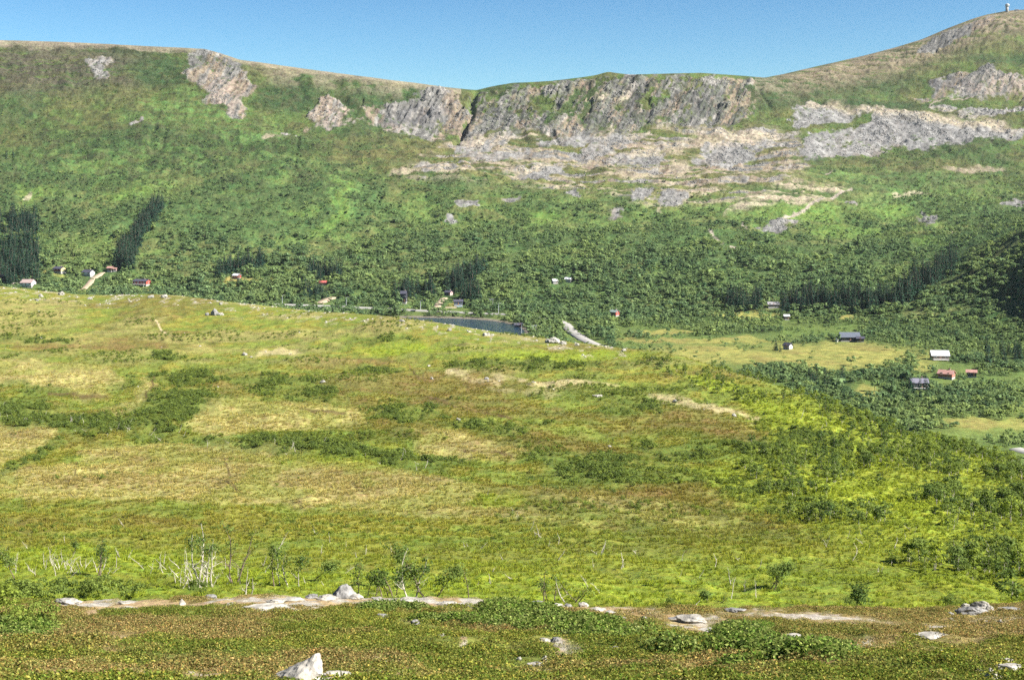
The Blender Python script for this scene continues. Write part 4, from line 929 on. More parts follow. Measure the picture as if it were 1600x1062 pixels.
gp = [put_tree('grass_tuft', gt[k], at(x, y, 'mid'), k, 1.2, .8, lb, 'grass tuft', None) for k, (x, y, lb) in enumerate(gsp)]
n_g = 52000
dg = mid * (np.abs(U)[None, :] < .45) * (1 - tan_ * .8) * (1 - .7 * shr) * (1 - .8 * ditch) * (.35 + .65 * sst(.38, .6, n_s)) * sst(520, 260, GY)
P_, rr, cc = sample(dg, n_g)
gn_scatter('grass', 'rough grass and sedge covering the open hill meadow', 'grass', P_, rng.uniform(0, 6.28, n_g), rng.uniform(.5, 1.3, n_g) * np.interp(GY[rr, cc], [80, 200], [.5, 1]), np.clip(rng.normal(.15, .15, n_g) + .75 * dry[rr, cc] - .1 * lush[rr, cc], 0, 1), gp, gcol=COL[rr, cc])

def heath_mesh(seed, n, R, hgt, ls, cols, name, lm):
    r = np.random.default_rng(seed)
    a = r.uniform(0, 6.28, n); q = r.uniform(0, 1, n) ** .6 * R
    z = hgt * (1 - (q / R) ** 2) * r.uniform(.5, 1.05, n)
    p = np.stack([np.cos(a) * q, np.sin(a) * q, z], -1)
    v, f = leaf_quads(p, ls, np.stack([np.cos(a) * .3, np.sin(a) * .3, np.ones(n)], -1), r, .6)
    cc_ = np.array(cols)[r.integers(0, len(cols), n)] * r.uniform(.6, 1.35, (n, 1))
    return mesh_np(name, v, f, [M[lm]], color=np.repeat(cc_, 4, 0))
hc = [(1, 1, .9), (.7, .95, .7), (1.1, 1.1, .8), (1.1, .9, .75), (.5, .7, .45), (1.3, 1.3, 1.2), (.35, .42, .3)]
hm_ = [heath_mesh(500 + k, 230, .27, .10, .032, hc, 'heath_cushion', 'heath_leaf') for k in range(4)]
hsp = [(300, 1000, 'small crowberry cushion on the near slope left of the pointed rock'), (700, 1040, 'small crowberry cushion on the near slope below the green shrubs'), (1350, 1030, 'small heath cushion on the brown near slope'), (1150, 1045, 'small heath cushion below the long low willow patch')]
hp = [put_tree('heath_cushion', hm_[k], at(x, y, 'near'), k, 1.0, .1, lb, 'heath plant', None) for k, (x, y, lb) in enumerate(hsp)]
n_near = near * sst(-.02, .25, n_bare)
n_h = 25000
dh = near * (RI < ROW['N5']) * (GY > 10) * (np.abs(U)[None, :] < .6) * (1 - n_bare) * (1 - rock_m) * (.3 + .7 * sst(.35, .55, fbm(fX / .9, fY / .9, 110, 3)))
P_, rr, cc = sample(dh, n_h)
gn_scatter('heath', 'low crowberry and bilberry heath covering the near slope', 'heath', P_, rng.uniform(0, 6.28, n_h), rng.uniform(.5, 1.15, n_h) * (1 - .45 * n_near[rr, cc]), np.clip(rng.normal(.12, .16, n_h) + .8 * n_brown[rr, cc], 0, 1), hp, gcol=COL[rr, cc])
# low willow patches on the near slope
lw = [heath_mesh(520 + k, 200, .32, .20, .05, [(1, 1, 1), (.7, .85, .7), (1.5, 1.45, 1.5), (.5, .7, .45)], 'low_willow', 'glossy_leaf') for k in range(3)]
lsp = [(700, 972, 'low glossy leaved willow in the long patch behind the bare stones'), (1100, 1010, 'low glossy leaved willow in the long patch right of centre'), (1250, 1022, 'low glossy leaved willow at the right end of the long patch')]
lp = [put_tree('low_willow', lw[k], at(x, y, 'near'), k, 1.0, .1, lb, 'shrub', None) for k, (x, y, lb) in enumerate(lsp)]
dl_ = near * (RI < ROW['N5']) * sst(.38, .55, fbm(fX / 1.3, fY / 1.3, 121, 3)) * np.maximum.reduce([ells([(640, 958, 60, 6, 4), (740, 968, 110, 9, 4), (830, 968, 60, 12, 10), (910, 985, 80, 12, 12), (1060, 1010, 70, 14, 8), (1180, 1020, 110, 15, 4), (960, 1000, 40, 8), (15, 985, 50, 14), (1170, 990, 40, 8)], .4)])
n_l = 1900
P_, rr, cc = sample(dl_, n_l)
gn_scatter('low_willow_patch', 'dark green glossy willow carpet in patches on the near slope', 'shrubs', P_, rng.uniform(0, 6.28, n_l), rng.uniform(.6, 1.2, n_l), np.clip(rng.normal(.15, .15, n_l), 0, 1), lp)

# ------------------------------------------------------------------ roads
RM = {'road': mat('road_asphalt', (.28, .27, .25), .9, .15, .5), 'dirt_road': mat('pale_gravel', (.34, .27, .19), .95, .25, .6)}
def ribbon(name, pts, hw, m_):
    P = [at(x, y, 'val') for x, y in pts]
    Q = []
    for a, b_ in zip(P[:-1], P[1:]):
        n = max(2, int((b_ - a).length / 4))
        for k in range(n): Q.append(a.lerp(b_, k / n))
    Q.append(P[-1])
    X = np.array([q.x for q in Q]); Y = np.array([q.y for q in Q])
    if len(Q) > 12: X = smooth(X, 3); Y = smooth(Y, 3)
    tx = np.gradient(X); ty = np.gradient(Y); l_ = np.hypot(tx, ty) + 1e-9; nx, ny = -ty / l_, tx / l_
    V_, F_ = [], []
    zc = np.array([max(ground_z(X[k] + nx[k] * d, Y[k] + ny[k] * d) for d in (-hw, 0, hw)) for k in range(len(X))])
    zc = smooth(zc, 2) + .3
    for k in range(len(X)):
        for d, dz_ in ((-hw - .5, -.9), (-hw, 0), (0, .02), (hw, 0), (hw + .5, -.9)): V_.append((X[k] + nx[k] * d, Y[k] + ny[k] * d, zc[k] + dz_))
    for k in range(len(X) - 1):
        for j in range(4): F_.append((k * 5 + j, k * 5 + j + 1, k * 5 + 6 + j, k * 5 + 5 + j))
    return tag(link(name, mesh_np(name, V_, F_, [m_])), kind='structure')
for nm, k, pts, hw in roads: ribbon(nm, pts, hw, RM[nm])

# ------------------------------------------------------------------ houses
def cm(name, c, **k):
    if name not in M: M[name] = mat(name, c, k.get('rough', .8), .12, 1.5, metal=k.get('metal', 0))
    return M[name]
PANE = mat('window_glass', (.03, .04, .05), .15, spec=.6)
WHITE = mat('white_paint', (.75, .74, .70), .7)
def house(px, py, label, cat, L_, D_, h_, rise, wall, roof, rz=0, name='cabin', win=3, door=True, chim=True, trim=WHITE, porch=False, reg='val', endcol=None, base=.8, doorx=None, storeys=1):
    p = at(px, py, reg)
    t = link(name, None, None, p, math.radians(rz)); tag(t, label, cat)
    a, d = L_ / 2, D_ / 2
    b_ = MB(); b_.box(-a + .05, a - .05, -d + .05, d - .05, -1.4, base)
    b_.build('foundation', cm('foundation_concrete', (.32, .31, .30)), t)
    z0, z1 = base, base + h_
    w_ = MB()
    w_.add([(-a, -d, z0), (a, -d, z0), (a, -d, z1), (-a, -d, z1)], [(0, 1, 2, 3)]); w_.add([(a, d, z0), (-a, d, z0), (-a, d, z1), (a, d, z1)], [(0, 1, 2, 3)])
    w_.add([(-a, -d, z1), (a, -d, z1), (a, d, z1), (-a, d, z1), (-a, -d, z0), (a, -d, z0), (a, d, z0), (-a, d, z0)], [(4, 7, 6, 5)])
    w_.build('wall', wall, t)
    for sx_, nm in ((-1, 'gable'), (1, 'gable')):
        g_ = MB(); x_ = sx_ * a
        g_.add([(x_, -d, z0), (x_, d, z0), (x_, d, z1), (x_, 0, z1 + rise), (x_, -d, z1)], [(0, 1, 2, 3, 4)])
        g_.build('gable', (endcol if endcol and sx_ > 0 else wall), t)
    ov, th = .45, .18
    r_ = MB(); k = rise / d; e = d + ov
    for sg in (-1, 1):
        yo, zo = sg * e, z1 - ov * k
        vs = [(-a - ov, 0, z1 + rise), (a + ov, 0, z1 + rise), (a + ov, yo, zo), (-a - ov, yo, zo)]
        vs += [(x, y, z + th) for x, y, z in vs]
        r_.add(vs, [(0, 1, 2, 3), (7, 6, 5, 4), (0, 4, 5, 1), (1, 5, 6, 2), (2, 6, 7, 3), (3, 7, 4, 0)] if sg > 0 else [(3, 2, 1, 0), (4, 5, 6, 7), (1, 5, 4, 0), (2, 6, 5, 1), (3, 7, 6, 2), (0, 4, 7, 3)])
    ro = r_.build('roof', roof, t)
    if chim:
        c_ = MB(); c_.box(a * .3, a * .3 + .6, .1, .7, z1 + rise - .5, z1 + rise + .8); c_.box(a * .3 - .06, a * .3 + .66, .04, .76, z1 + rise + .8, z1 + rise + .92)
        c_.build('chimney', cm('chimney_brick', (.30, .22, .18)), ro)
    def window(x, z, w2=.5, h2=.5, side='f'):
        f_ = MB(); q = MB()
        if side == 'f': f_.box(x - w2 - .1, x + w2 + .1, -d - .07, -d + .02, z - h2 - .1, z + h2 + .1); q.box(x - w2, x + w2, -d - .09, -d - .072, z - h2, z + h2)
        else: f_.box(a - .02, a + .07, x - w2 - .1, x + w2 + .1, z - h2 - .1, z + h2 + .1); q.box(a + .072, a + .09, x - w2, x + w2, z - h2, z + h2)
        fo = f_.build('window', trim, t); q.build('pane', PANE, fo)
    n = win + (1 if door else 0)
    for st in range(storeys):
        zz = z0 + 1.45 + 2.5 * st
        for j in range(n):
            x = -a + (j + .5) * 2 * a / n
            if door and st == 0 and j == n // 2:
                dm = MB(); dm.box(x - .45, x + .45, -d - .06, -d + .02, z0 + .02, z0 + 2.05)
                do = dm.build('door', cm('door_paint', (.30, .16, .10)), t)
                hh_ = MB(); hh_.box(x + .3, x + .36, -d - .12, -d - .062, z0 + .95, z0 + 1.07); hh_.build('handle', WHITE, do)
            else: window(x, zz, min(.6, a / n * .6))
    if D_ > 3.5: window(0, z0 + 1.45, .45, .5, 's')
    if porch:
        q = MB(); q.box(-a * .9, a * .9, -d - 2.2, -d - .08, z0 - .25, z0 - .1)
        for j in range(5): q.box(-a * .9 + j * a * .45 - .05, -a * .9 + j * a * .45 + .05, -d - 2.2, -d - 2.1, z0 - .1, z0 + .8)
        q.box(-a * .9, a * .9, -d - 2.22, -d - 2.12, z0 + .8, z0 + .9)
        for xx in (-a * .85, a * .85): q.box(xx - .06, xx + .06, -d - 2.1, -d - 1.98, -1.5, z0 - .25)
        q.build('porch', trim, t)
    return t
red = cm('red_paint', (.34, .07, .05)); dkred = cm('dark_red_paint', (.22, .05, .05)); blk = cm('black_stain', (.035, .035, .045)); brn_w = cm('brown_stain', (.11, .07, .05)); wht = cm('white_boards', (.72, .70, .66))
blue = cm('blue_grey_paint', (.08, .11, .17)); gry = cm('grey_boards', (.30, .29, .28)); yel = cm('yellow_paint', (.62, .52, .22))
r_blk = cm('black_roof', (.06, .06, .085)); r_gry = cm('grey_roof', (.26, .25, .26)); r_met = cm('pale_metal_roof', (.72, .73, .74), rough=.35, metal=.1); r_pnk = cm('faded_red_roof', (.38, .21, .18)); r_red = cm('bright_red_roof', (.42, .09, .08)); r_brn = cm('pinkish_brown_roof', (.36, .27, .25)); r_grn = cm('grey_green_roof', (.20, .26, .24))
house(4, 438, 'dark red house with a black roof at the left edge below the spruce plantation', 'house', 9, 6, 2.4, 1.4, dkred, r_blk, 8, 'house', 2, porch=True)
house(44, 448.5, 'white house with a pinkish brown roof and white gables at the left', 'house', 10, 7, 2.3, 2.4, wht, r_brn, -12, 'house', 2)
house(25, 448, 'low white garage left of the white house', 'garage', 5, 4, 1.6, .8, wht, r_brn, 0, 'garage', 1, chim=False)
house(93, 426.5, 'black roofed cabin with a yellow gable above the green bank on the left', 'cabin', 9, 6.5, 2.0, 1.7, dkred, r_blk, -25, 'cabin', 2, endcol=yel)
house(138, 430, 'dark roofed cabin with a white gable left of the dirt track', 'cabin', 8.5, 6, 1.9, 1.9, wht, r_blk, -22, 'cabin', 1)
house(172.5, 424, 'small cabin with a pale pink roof at the top of the dirt track', 'cabin', 4.5, 4, 2.0, 1.2, brn_w, r_pnk, -15, 'cabin', 1, chim=False)
house(180, 425, 'tiny pink shed beside the pink roofed cabin', 'shed', 2.6, 2.2, 1.5, .6, cm('pink_paint', (.62, .36, .34)), r_pnk, 0, 'shed', 0, chim=False)
house(202.5, 406.5, 'tiny white hut at the foot of the diagonal spruce strip', 'hut', 2.4, 2.4, 1.8, .9, wht, r_pnk, 0, 'hut', 0, chim=False)
house(222, 445, 'long red house with a black roof beside the spruces on the left', 'house', 12.5, 7, 2.4, 1.3, dkred, r_blk, -20, 'house', 3, endcol=red, porch=True)
house(370, 436, 'small red hut with a white roof on the pale mound', 'hut', 5.6, 4.2, 2.0, 1.3, red, r_met, -30, 'hut', 1, chim=False)
house(504.5, 446, 'low cabin with a bright red roof in front of dark spruces', 'cabin', 5.4, 4, 1.6, 1.2, red, r_red, 0, 'cabin', 2, chim=False)
house(631, 475, 'tall narrow dark house with pale windows among spruces', 'house', 4.2, 4.5, 6.2, 1.7, blk, r_blk, -10, 'house', 1, storeys=2)
house(701, 462, 'dark cabin with a small pink gable at the top of the lake driveway', 'cabin', 5.2, 4, 1.8, 1.2, blk, r_blk, -30, 'cabin', 1, endcol=cm('pink_paint', (.62, .36, .34)))
house(716, 478, 'dark blue cabin with white windows beside the lake driveway', 'cabin', 6.4, 5, 2.2, 1.2, blue, r_blk, 5, 'cabin', 2)
house(867, 443, 'pale roofed hut in the birch wood, left one of the pair', 'hut', 4.0, 3.5, 1.4, 1.2, gry, r_met, 20, 'hut', 1, chim=False)
house(888, 442, 'pale roofed hut in the birch wood, right one of the pair', 'hut', 4.6, 3.5, 1.4, 1.1, gry, r_met, -20, 'hut', 1, chim=False)
house(960, 493.5, 'small red cabin with a grey green roof right of the road', 'cabin', 5.4, 4.2, 2.0, 1.2, brn_w, r_grn, -40, 'cabin', 1, endcol=red)
house(1208, 481, 'grey roofed cabin at the left end of the long spruce belt', 'cabin', 7.4, 4.5, 1.3, 1.4, brn_w, r_gry, 0, 'cabin', 2, chim=False)
house(1229, 500, 'small brown hut with a pale roof under the spruce belt', 'hut', 3.2, 2.6, 1.8, .8, brn_w, r_met, 0, 'hut', 1, chim=False)
house(1231, 546, 'small grey shed with a white gable at the edge of the brown field', 'shed', 4.2, 3, 1.5, 1.2, gry, r_blk, -50, 'shed', 0, chim=False, endcol=wht)
house(1327, 533.5, 'large dark barn with a blue grey roof behind the brown field', 'barn', 11, 6, 2.1, 2.3, blk, cm('blue_grey_roof', (.10, .115, .15)), 0, 'barn', 2, chim=False, trim=gry)
house(1344, 534.5, 'dark lean-to shed at the right end of the large dark barn', 'shed', 4, 4, 1.4, .9, blk, r_blk, -10, 'shed', 0, chim=False)
house(1468, 563, 'dark cabin with a bright white metal roof and a terrace', 'cabin', 8.6, 6, 1.9, 2.1, brn_w, r_met, -6, 'cabin', 2, porch=True, chim=False)
house(1436, 607, 'black house with a grey roof and white window frames in the shrubs', 'house', 7.0, 4.5, 2.1, 1.5, blk, cm('slate_roof', (.17, .165, .21)), -4, 'house', 3, porch=True)
house(1479, 591, 'reddish cabin with a faded red roof and white gable trim', 'cabin', 6.6, 4.8, 1.5, 1.4, cm('rust_red_paint', (.36, .14, .10)), r_pnk, -35, 'cabin', 1)
house(1518, 590, 'black shed with a pale red roof, rightmost building in the valley', 'shed', 4.4, 3.2, 1.8, .9, blk, r_pnk, -18, 'shed', 1, chim=False)
house(810, 511, 'dark boathouse at the right end of the lake', 'boathouse', 5, 3.5, 1.2, 1.0, blk, r_blk, 0, 'boathouse', 1, chim=False, base=.3)
# car, dish, gas tank
def car(px, py, rz, label, paint):
    p = at(px, py, 'val'); t = link('parked_car', None, None, p + Vector((0, 0, .4)), math.radians(rz)); tag(t, label, 'car')
    b_ = MB(); prof = [(-2.1, .35), (-2.1, .85), (-1.2, .95), (-.7, 1.42), (.9, 1.42), (1.5, .98), (2.1, .9), (2.1, .35)]
    n = len(prof); vs = [(x, -.85, z) for x, z in prof] + [(x, .85, z) for x, z in prof]
    b_.add(vs, [tuple(range(n)), tuple(reversed(range(n, 2 * n)))] + [(i, i + n, (i + 1) % n + n, (i + 1) % n) for i in range(n)]); b_.build('body', paint, t)
    for x in (-.25, .6):
        g_ = MB(); g_.box(x - .35, x + .35, -.87, -.86, 1.0, 1.35); g_.build('window', PANE, t)
    for x in (-1.3, 1.3):
        for y in (-.8, .8):
            w_ = MB(); w_.tube([(x, y - .1, .32), (x, y + .1, .32)], [.32, .32], 12); wo = w_.build('wheel', blk, t)
car(718, 481, 5, 'pale blue car parked in front of the dark blue cabin', cm('pale_blue_car_paint', (.45, .55, .62), rough=.3))
car(29, 449.5, 0, 'white car parked between the low garage and the white house', cm('white_car_paint', (.75, .75, .75), rough=.3)) if False else None
b_ = MB()
for k in range(7):
    a = -math.pi / 2 + math.pi * k / 6; b_.v += [(math.cos(a) * math.cos(j * math.pi / 5) * 1.0, math.cos(a) * math.sin(j * math.pi / 5) * 1.0, 1.2 + math.sin(a)) for j in range(10)]
for k in range(6):
    for j in range(10): b_.f.append((k * 10 + j, k * 10 + (j + 1) % 10, k * 10 + 10 + (j + 1) % 10, k * 10 + 10 + j)); b_.m.append(0)
b_.box(-.5, .5, -.5, .5, -.8, .3)
o = b_.build('gas_tank', WHITE, None, True, loc=at(1308, 534, 'val')); tag(o, 'round white tank at the left end of the large dark barn', 'tank')

# ------------------------------------------------------------------ road lamps, poles, summit tower
POLE = cm('galvanised_steel', (.50, .54, .54), rough=.5)
def lamp(px, py, h_, place):
    p = at(px, py, 'val'); t = link('street_lamp', None, None, p); tag(t, 'slender grey road lamp ' + place, 'lamp post', 'road lamps along the valley road')
    a = MB(); a.tube([(0, 0, -.5), (0, 0, h_ * .6), (0, 0, h_)], [.16, .13, .10], 6); a.build('pole', POLE, t)
    a = MB(); a.tube([(0, 0, h_ - .1), (.5, -.3, h_ + .15), (1.1, -.6, h_ + .2)], [.08, .07, .06], 5); ar_ = a.build('arm', POLE, t)
    a = MB(); a.box(.95, 1.6, -.75, -.5, h_ + .1, h_ + .25); a.build('lamp_head', WHITE, t)
for x, y, h_, pl_ in [(441, 475, 6.5, 'leftmost, above the visible strip of road'), (541, 477, 6, 'between the red roofed cabin and the tall house'), (657, 484, 6.5, 'just right of the tall narrow house'), (779, 491, 7.5, 'right of the lake driveway above the lake'),
    (815, 522, 6, 'at the right end of the lake'), (859, 524, 5, 'left of the bend of the grey road')]: lamp(x, y, h_, pl_)
def hpole(px, py, h_, label):
    p = at(px, py, 'val'); t = link('power_pole', None, None, p); tag(t, label, 'power pole')
    for x in (-.9, .9):
        a = MB(); a.tube([(x, 0, -.5), (x, 0, h_)], [.14, .1], 6); a.build('pole', cm('grey_timber', (.36, .36, .34)), t)
    a = MB(); a.box(-1.7, 1.7, -.08, .08, h_ - .5, h_ - .3); a.build('crossarm', POLE, t)
    for x in (-1.5, 0, 1.5):
        a = MB(); a.tube([(x, 0, h_ - .3), (x, 0, h_)], [.07, .05], 6); a.build('insulator', WHITE, t)
hpole(768, 481, 6, 'twin legged power pole above the right half of the lake')
hpole(835, 526, 7, 'twin legged power pole between the lake and the grey road')
p = at(1573.5, 19.5, 'far'); t = link('radar_tower', None, None, p); tag(t, 'white round tower with a bulging dome top on the right summit', 'tower')
a = MB(); a.tube([(0, 0, -3), (0, 0, 3), (0, 0, 9)], [2.5, 2.3, 2.1], 20); a.build('shaft', gry, t, True)  # white shaft coloured grey all round, standing for its shaded left side
a = MB(); a.tube([(0, 0, 8.6), (0, 0, 9.3), (0, 0, 9.8)], [2.2, 3.4, 3.4], 20); a.build('platform', POLE, t)
a = MB(); a.tube([(.5, 0, 9.7), (.5, 0, 10.6), (.5, 0, 11.8), (.5, 0, 12.8), (.5, 0, 13.3)], [2.9, 3.3, 3.1, 2.1, .6], 20); a.build('dome', cm('dome_shell', (.42, .43, .44)), t, True)
a = MB(); a.tube([(3.8, -.5, 6), (3.8, -.5, 12)], [.15, .1], 6); a.tube([(2.2, -.3, 10), (3.8, -.5, 10)], [.12, .12], 5); a.build('antenna', POLE, t)
house(1589, 18.5, 'low grey service hut on the summit right of the tower', 'hut', 4.5, 3, 2, .4, gry, r_gry, 0, 'hut', 1, chim=False, reg='far', base=.3)
for x, y, h_, lb in [(1555.5, 23, 6, 'thin mast on the summit left of the tower'), (1585.5, 18.5, 5, 'thin mast between the summit tower and the service hut')]:
    a = MB(); a.tube([(0, 0, -1), (0, 0, h_)], [.16, .1], 6); a.tube([(-.8, 0, h_ - .6), (.8, 0, h_ - .6)], [.08, .08], 5); tag(a.build('mast', POLE, None, loc=at(x, y, 'far')), lb, 'mast')

# ------------------------------------------------------------------ rocks
import bmesh
from mathutils import noise as mn
def rock_mesh(seed, sx_, sy_, sz_, cuts=7, peak=None, sub=4, rough_=.20):
    bm = bmesh.new(); bmesh.ops.create_icosphere(bm, subdivisions=sub, radius=1)
    r = random.Random(seed)
    pl_ = [(Vector((r.gauss(0, 1), r.gauss(0, 1), r.gauss(.2, .8))).normalized(), r.uniform(.55, .85)) for _ in range(cuts)]
    for v in bm.verts:
        c = v.co
        for n_, d_ in pl_:
            e = c.dot(n_) - d_
            if e > 0: c -= n_ * e * .92
        nz_ = mn.fractal(c * 2.2 + Vector((seed, 0, 0)), 1, 2, 4)
        v.co = c * (1 + nz_ * rough_)
        if peak: 
            t = max(0, v.co.z); v.co.x = v.co.x * (1 - .62 * t) + peak * t; v.co.y *= 1 - .5 * t; v.co.z *= 1.25
        v.co.x *= sx_; v.co.y *= sy_; v.co.z *= sz_
    me = bpy.data.meshes.new('rock'); bm.to_mesh(me); bm.free(); return me
def rock(px, py, wpx, hpx, label, seed, reg='near', mt='stone', peak=None, name='rock', rz=0, depth=.7, cuts=12):
    p = at(px, py, reg); wm_ = wpx * p.y / F; hm2 = hpx * p.y / F
    me = rock_mesh(seed, wm_ / 2 * 1.15, wm_ / 2 * depth * 1.1, hm2 * (.8 if peak is None else .72), cuts, peak); me.materials.append(M[mt])
    return tag(link(name, me, None, p + Vector((0, 0, hm2 * .22)), rz), label, 'rock')
for k, (x, y, w_, h_, lb, mt, pk_) in enumerate(ROCKS): rock(x, y, w_, h_, lb, 600 + k, 'near', mt, pk_, rz=random.uniform(-.3, .3), depth=.55 if pk_ is None else .7)
MR = [(335, 492, 15, 9, 'grey pointed boulder high on the left meadow', 'stone_grey', .1), (346, 493, 8, 5, 'small pale boulder right of the grey pointed one', 'stone', None), (324, 493, 9, 4, 'small dark boulder left of the grey pointed one', 'stone_grey', None),
 (383, 558, 8, 5, 'single pale boulder on the upper left meadow', 'stone', None), (933, 621, 16, 4, 'white slab below the tan gravel strip', 'stone', None), (867, 536, 18, 9, 'white boulder on the skyline left of the grey road', 'stone', None), (880, 538, 12, 6, 'pale boulder right of the white skyline boulder', 'stone', None), (856, 536, 8, 6, 'small boulder left of the white skyline boulder', 'stone', None),
 (505, 599, 9, 4, 'white stone behind the round dark thicket', 'stone', None), (716, 657, 7, 4, 'lone white stone left of the flat green patch', 'stone', None), (95, 461, 9, 6, 'whitest boulder on the left skyline below the cabins', 'stone', None), (64, 464, 7, 4, 'small boulder on the left skyline below the white house', 'stone', None),
 (256, 465, 12, 6, 'broad boulder on the skyline below the long red house', 'stone', None), (236, 466, 9, 5, 'pale boulder below the red house, left of the broad one', 'stone', None), (141, 468, 8, 4, 'pale boulder on the left skyline below the track', 'stone', None), (345, 476, 6, 4, 'small boulder on the skyline below the white roofed hut', 'stone', None),
 (758, 525, 9, 5, 'pale boulder on the brow in front of the lake', 'stone', None), (702, 517, 7, 4, 'small boulder on the brow before the middle of the lake', 'stone', None), (628, 503, 9, 4, 'pale boulder on the brow at the left tip of the lake', 'stone', None), (1021, 561, 9, 4, 'thin white slab on the brow right of the road end', 'stone', None),
 (974, 549, 8, 4, 'pale boulder on the brow at the end of the road', 'stone', None), (902, 540, 7, 4, 'tiny boulder on the brow below the road bend', 'stone', None), (1147, 651, 7, 5, 'white stone at the right end of the tan gravel', 'stone', None), (1055, 629, 8, 5, 'grey stone on the right tan gravel strip', 'stone_grey', None),
 (675, 593, 5, 4, 'tiny stone left of the tan gravel strip', 'stone', None), (760, 593, 7, 4, 'small grey stone on the left tan gravel strip', 'stone_grey', None), (953, 699, 6, 4, 'tiny white stone above the dark patch right of centre', 'stone', None), (57, 470, 6, 4, 'grey stone on the left meadow under the skyline', 'stone_grey', None)]
for k, (x, y, w_, h_, lb, mt, pk_) in enumerate(MR): rock(x, y, w_, h_, lb, 700 + k, 'mid', mt, pk_, name='boulder')
mids = [o for o in C.objects if o.name.startswith('boulder')]
# countless small stones: crest gravel and talus
sb = []
for k, (x, y, lb) in enumerate([(415, 552, 'small pale stone on the tan patch of the left meadow'), (835, 598, 'small pale stone on the left tan gravel strip'), (1100, 640, 'small pale stone on the right tan gravel strip')]):
    me = rock_mesh(800 + k, .42, .38, .26, 6, None, 2); me.materials.append(M['stone']); sb.append(tag(link('stone', me, None, at(x, y, 'mid')), lb, 'stone'))
dst = mid * np.clip(crest_s * 1.0 + .12 * tan_ + .02 * sst(640, 520, QY) * sst(.5, .7, n_s), 0, 1) * (np.abs(U)[None, :] < .45)
P_, rr, cc = sample(dst, 900)
gn_scatter('stones', 'pale stones strewn along the meadow crest and gravel strips', 'stones', P_, rng.uniform(0, 6.28, 900), rng.uniform(.35, 1.35, 900) ** 1.5, np.zeros(900), sb)
tb = []
for k, (x, y, lb) in enumerate([(1300, 235, 'grey block on the lower edge of the big right boulder field'), (1010, 249, 'grey block in the rubble patch below the central cliffs'), (355, 172, 'grey block at the foot of the left scree')]):
    me = rock_mesh(820 + k, .95, .85, .65, 6, None, 2); me.materials.append(M['stone_grey']); tb.append(tag(link('scree_block', me, None, at(x, y, 'far')), lb, 'rock'))
dta = far * np.clip(rk - .35, 0, 1) * (RI < ROW['S7'] - 6) * (np.abs(U)[None, :] < .45) * sst(.4, .6, fbm(fX / 20, fY / 20, 131, 3))
P_, rr, cc = sample(dta, 16000)
gn_scatter('scree', 'grey talus boulders below the cliffs and on the rock fields', 'scree', P_, rng.uniform(0, 6.28, 16000), rng.uniform(.3, 1.25, 16000), np.zeros(16000), tb)

# ------------------------------------------------------------------ trees on and behind the near brow
def snag(r, H, lean, crook, nbr, r0, m_):
    """crooked bare stem with forked branches; returns tip points"""
    la = r.uniform(-1, 1) * .6 + (0 if r.random() < .5 else math.pi); tips = []
    n = 7; p = Vector((0, 0, -.2)); d = Vector((math.cos(la) * lean, math.sin(la) * lean * .6, 1)).normalized(); pts = [p.copy()]
    for k in range(n):
        d = (d + Vector((r.gauss(0, crook), r.gauss(0, crook) * .6, r.uniform(-.05, .12)))).normalized(); p = p + d * (H / n); pts.append(p.copy())
    m_.tube(pts, [r0 * (1 - .82 * k / n) for k in range(n + 1)], 6); tips.append(pts[-1])
    for _ in range(nbr):
        k = r.randint(2, n - 1); q = pts[k].copy(); dd = Vector((r.gauss(0, 1), r.gauss(0, .7), r.uniform(.1, 1.0))).normalized(); bp_ = [q.copy()]; l_ = H * r.uniform(.14, .34) * (1.25 - k / n)
        for j in range(4):
            dd = (dd + Vector((r.gauss(0, .25), r.gauss(0, .2), r.uniform(0, .3)))).normalized(); q = q + dd * l_ / 4; bp_.append(q.copy())
        rr_ = r0 * (1 - .8 * k / n) * .55; m_.tube(bp_, [rr_, rr_ * .8, rr_ * .6, rr_ * .4, rr_ * .2], 5); tips.append(bp_[-1]); tips.append(bp_[2])
        for _2 in range(2):
            q2 = bp_[r.randint(1, 3)]; d2 = Vector((r.gauss(0, 1), r.gauss(0, .7), r.uniform(.0, 1))).normalized(); e = q2 + d2 * l_ * .4
            m_.tube([q2, q2.lerp(e, .5) + Vector((0, 0, .02)), e], [rr_ * .45, rr_ * .3, rr_ * .1], 4); tips.append(e)
    return tips
def near_tree(px, py, hpx, label, seed, stems=1, leaf=0, wide=.25, lean=.2, crook=.16, white=True, cr=.5, lf=.5, fan=.5, reg='mid', nbr=6):
    r = random.Random(seed); p = at(px, py, reg); H = hpx * p.y / F
    nm = 'dead_birch' if leaf == 0 else 'sparse_birch'
    t = link(nm, None, None, p); tag(t, label, 'dead birch' if leaf == 0 else 'birch')
    tips = []; lf = lf * .75; cr = cr * 1.45; nbr = nbr + 2 if leaf else nbr
    for s_ in range(stems):
        m_ = MB(); x0 = (s_ - (stems - 1) / 2) * wide * r.uniform(.8, 1.2)
        tp = snag(r, H * r.uniform(.7, 1) if s_ else H, lean, crook, nbr, max(.04, H * .017) * r.uniform(.8, 1.15), m_)
        o_ = m_.build('trunk', M['bark_white' if white else 'bark_dark'], t); o_.location = (x0, r.uniform(-.3, .3), 0)
        tips += [q + o_.location for q in tp if q.z > H * lf]
    if leaf:
        rn = np.random.default_rng(seed); T = np.array([tuple(q) for q in tips]); leaf = int(leaf * 2.0); k = rn.integers(0, len(T), leaf)
        off = rn.normal(0, 1, (leaf, 3)); off /= np.linalg.norm(off, axis=1)[:, None]; off *= rn.uniform(.2, 1, (leaf, 1)) * cr
        v, f = leaf_quads(T[k] + off * np.array([1, 1, .7]), .13, off + np.array([0, 0, .4]), rn)
        me = mesh_np('crown', v, f, [M['birch_leaf']]); link('crown', me, t)
    return t
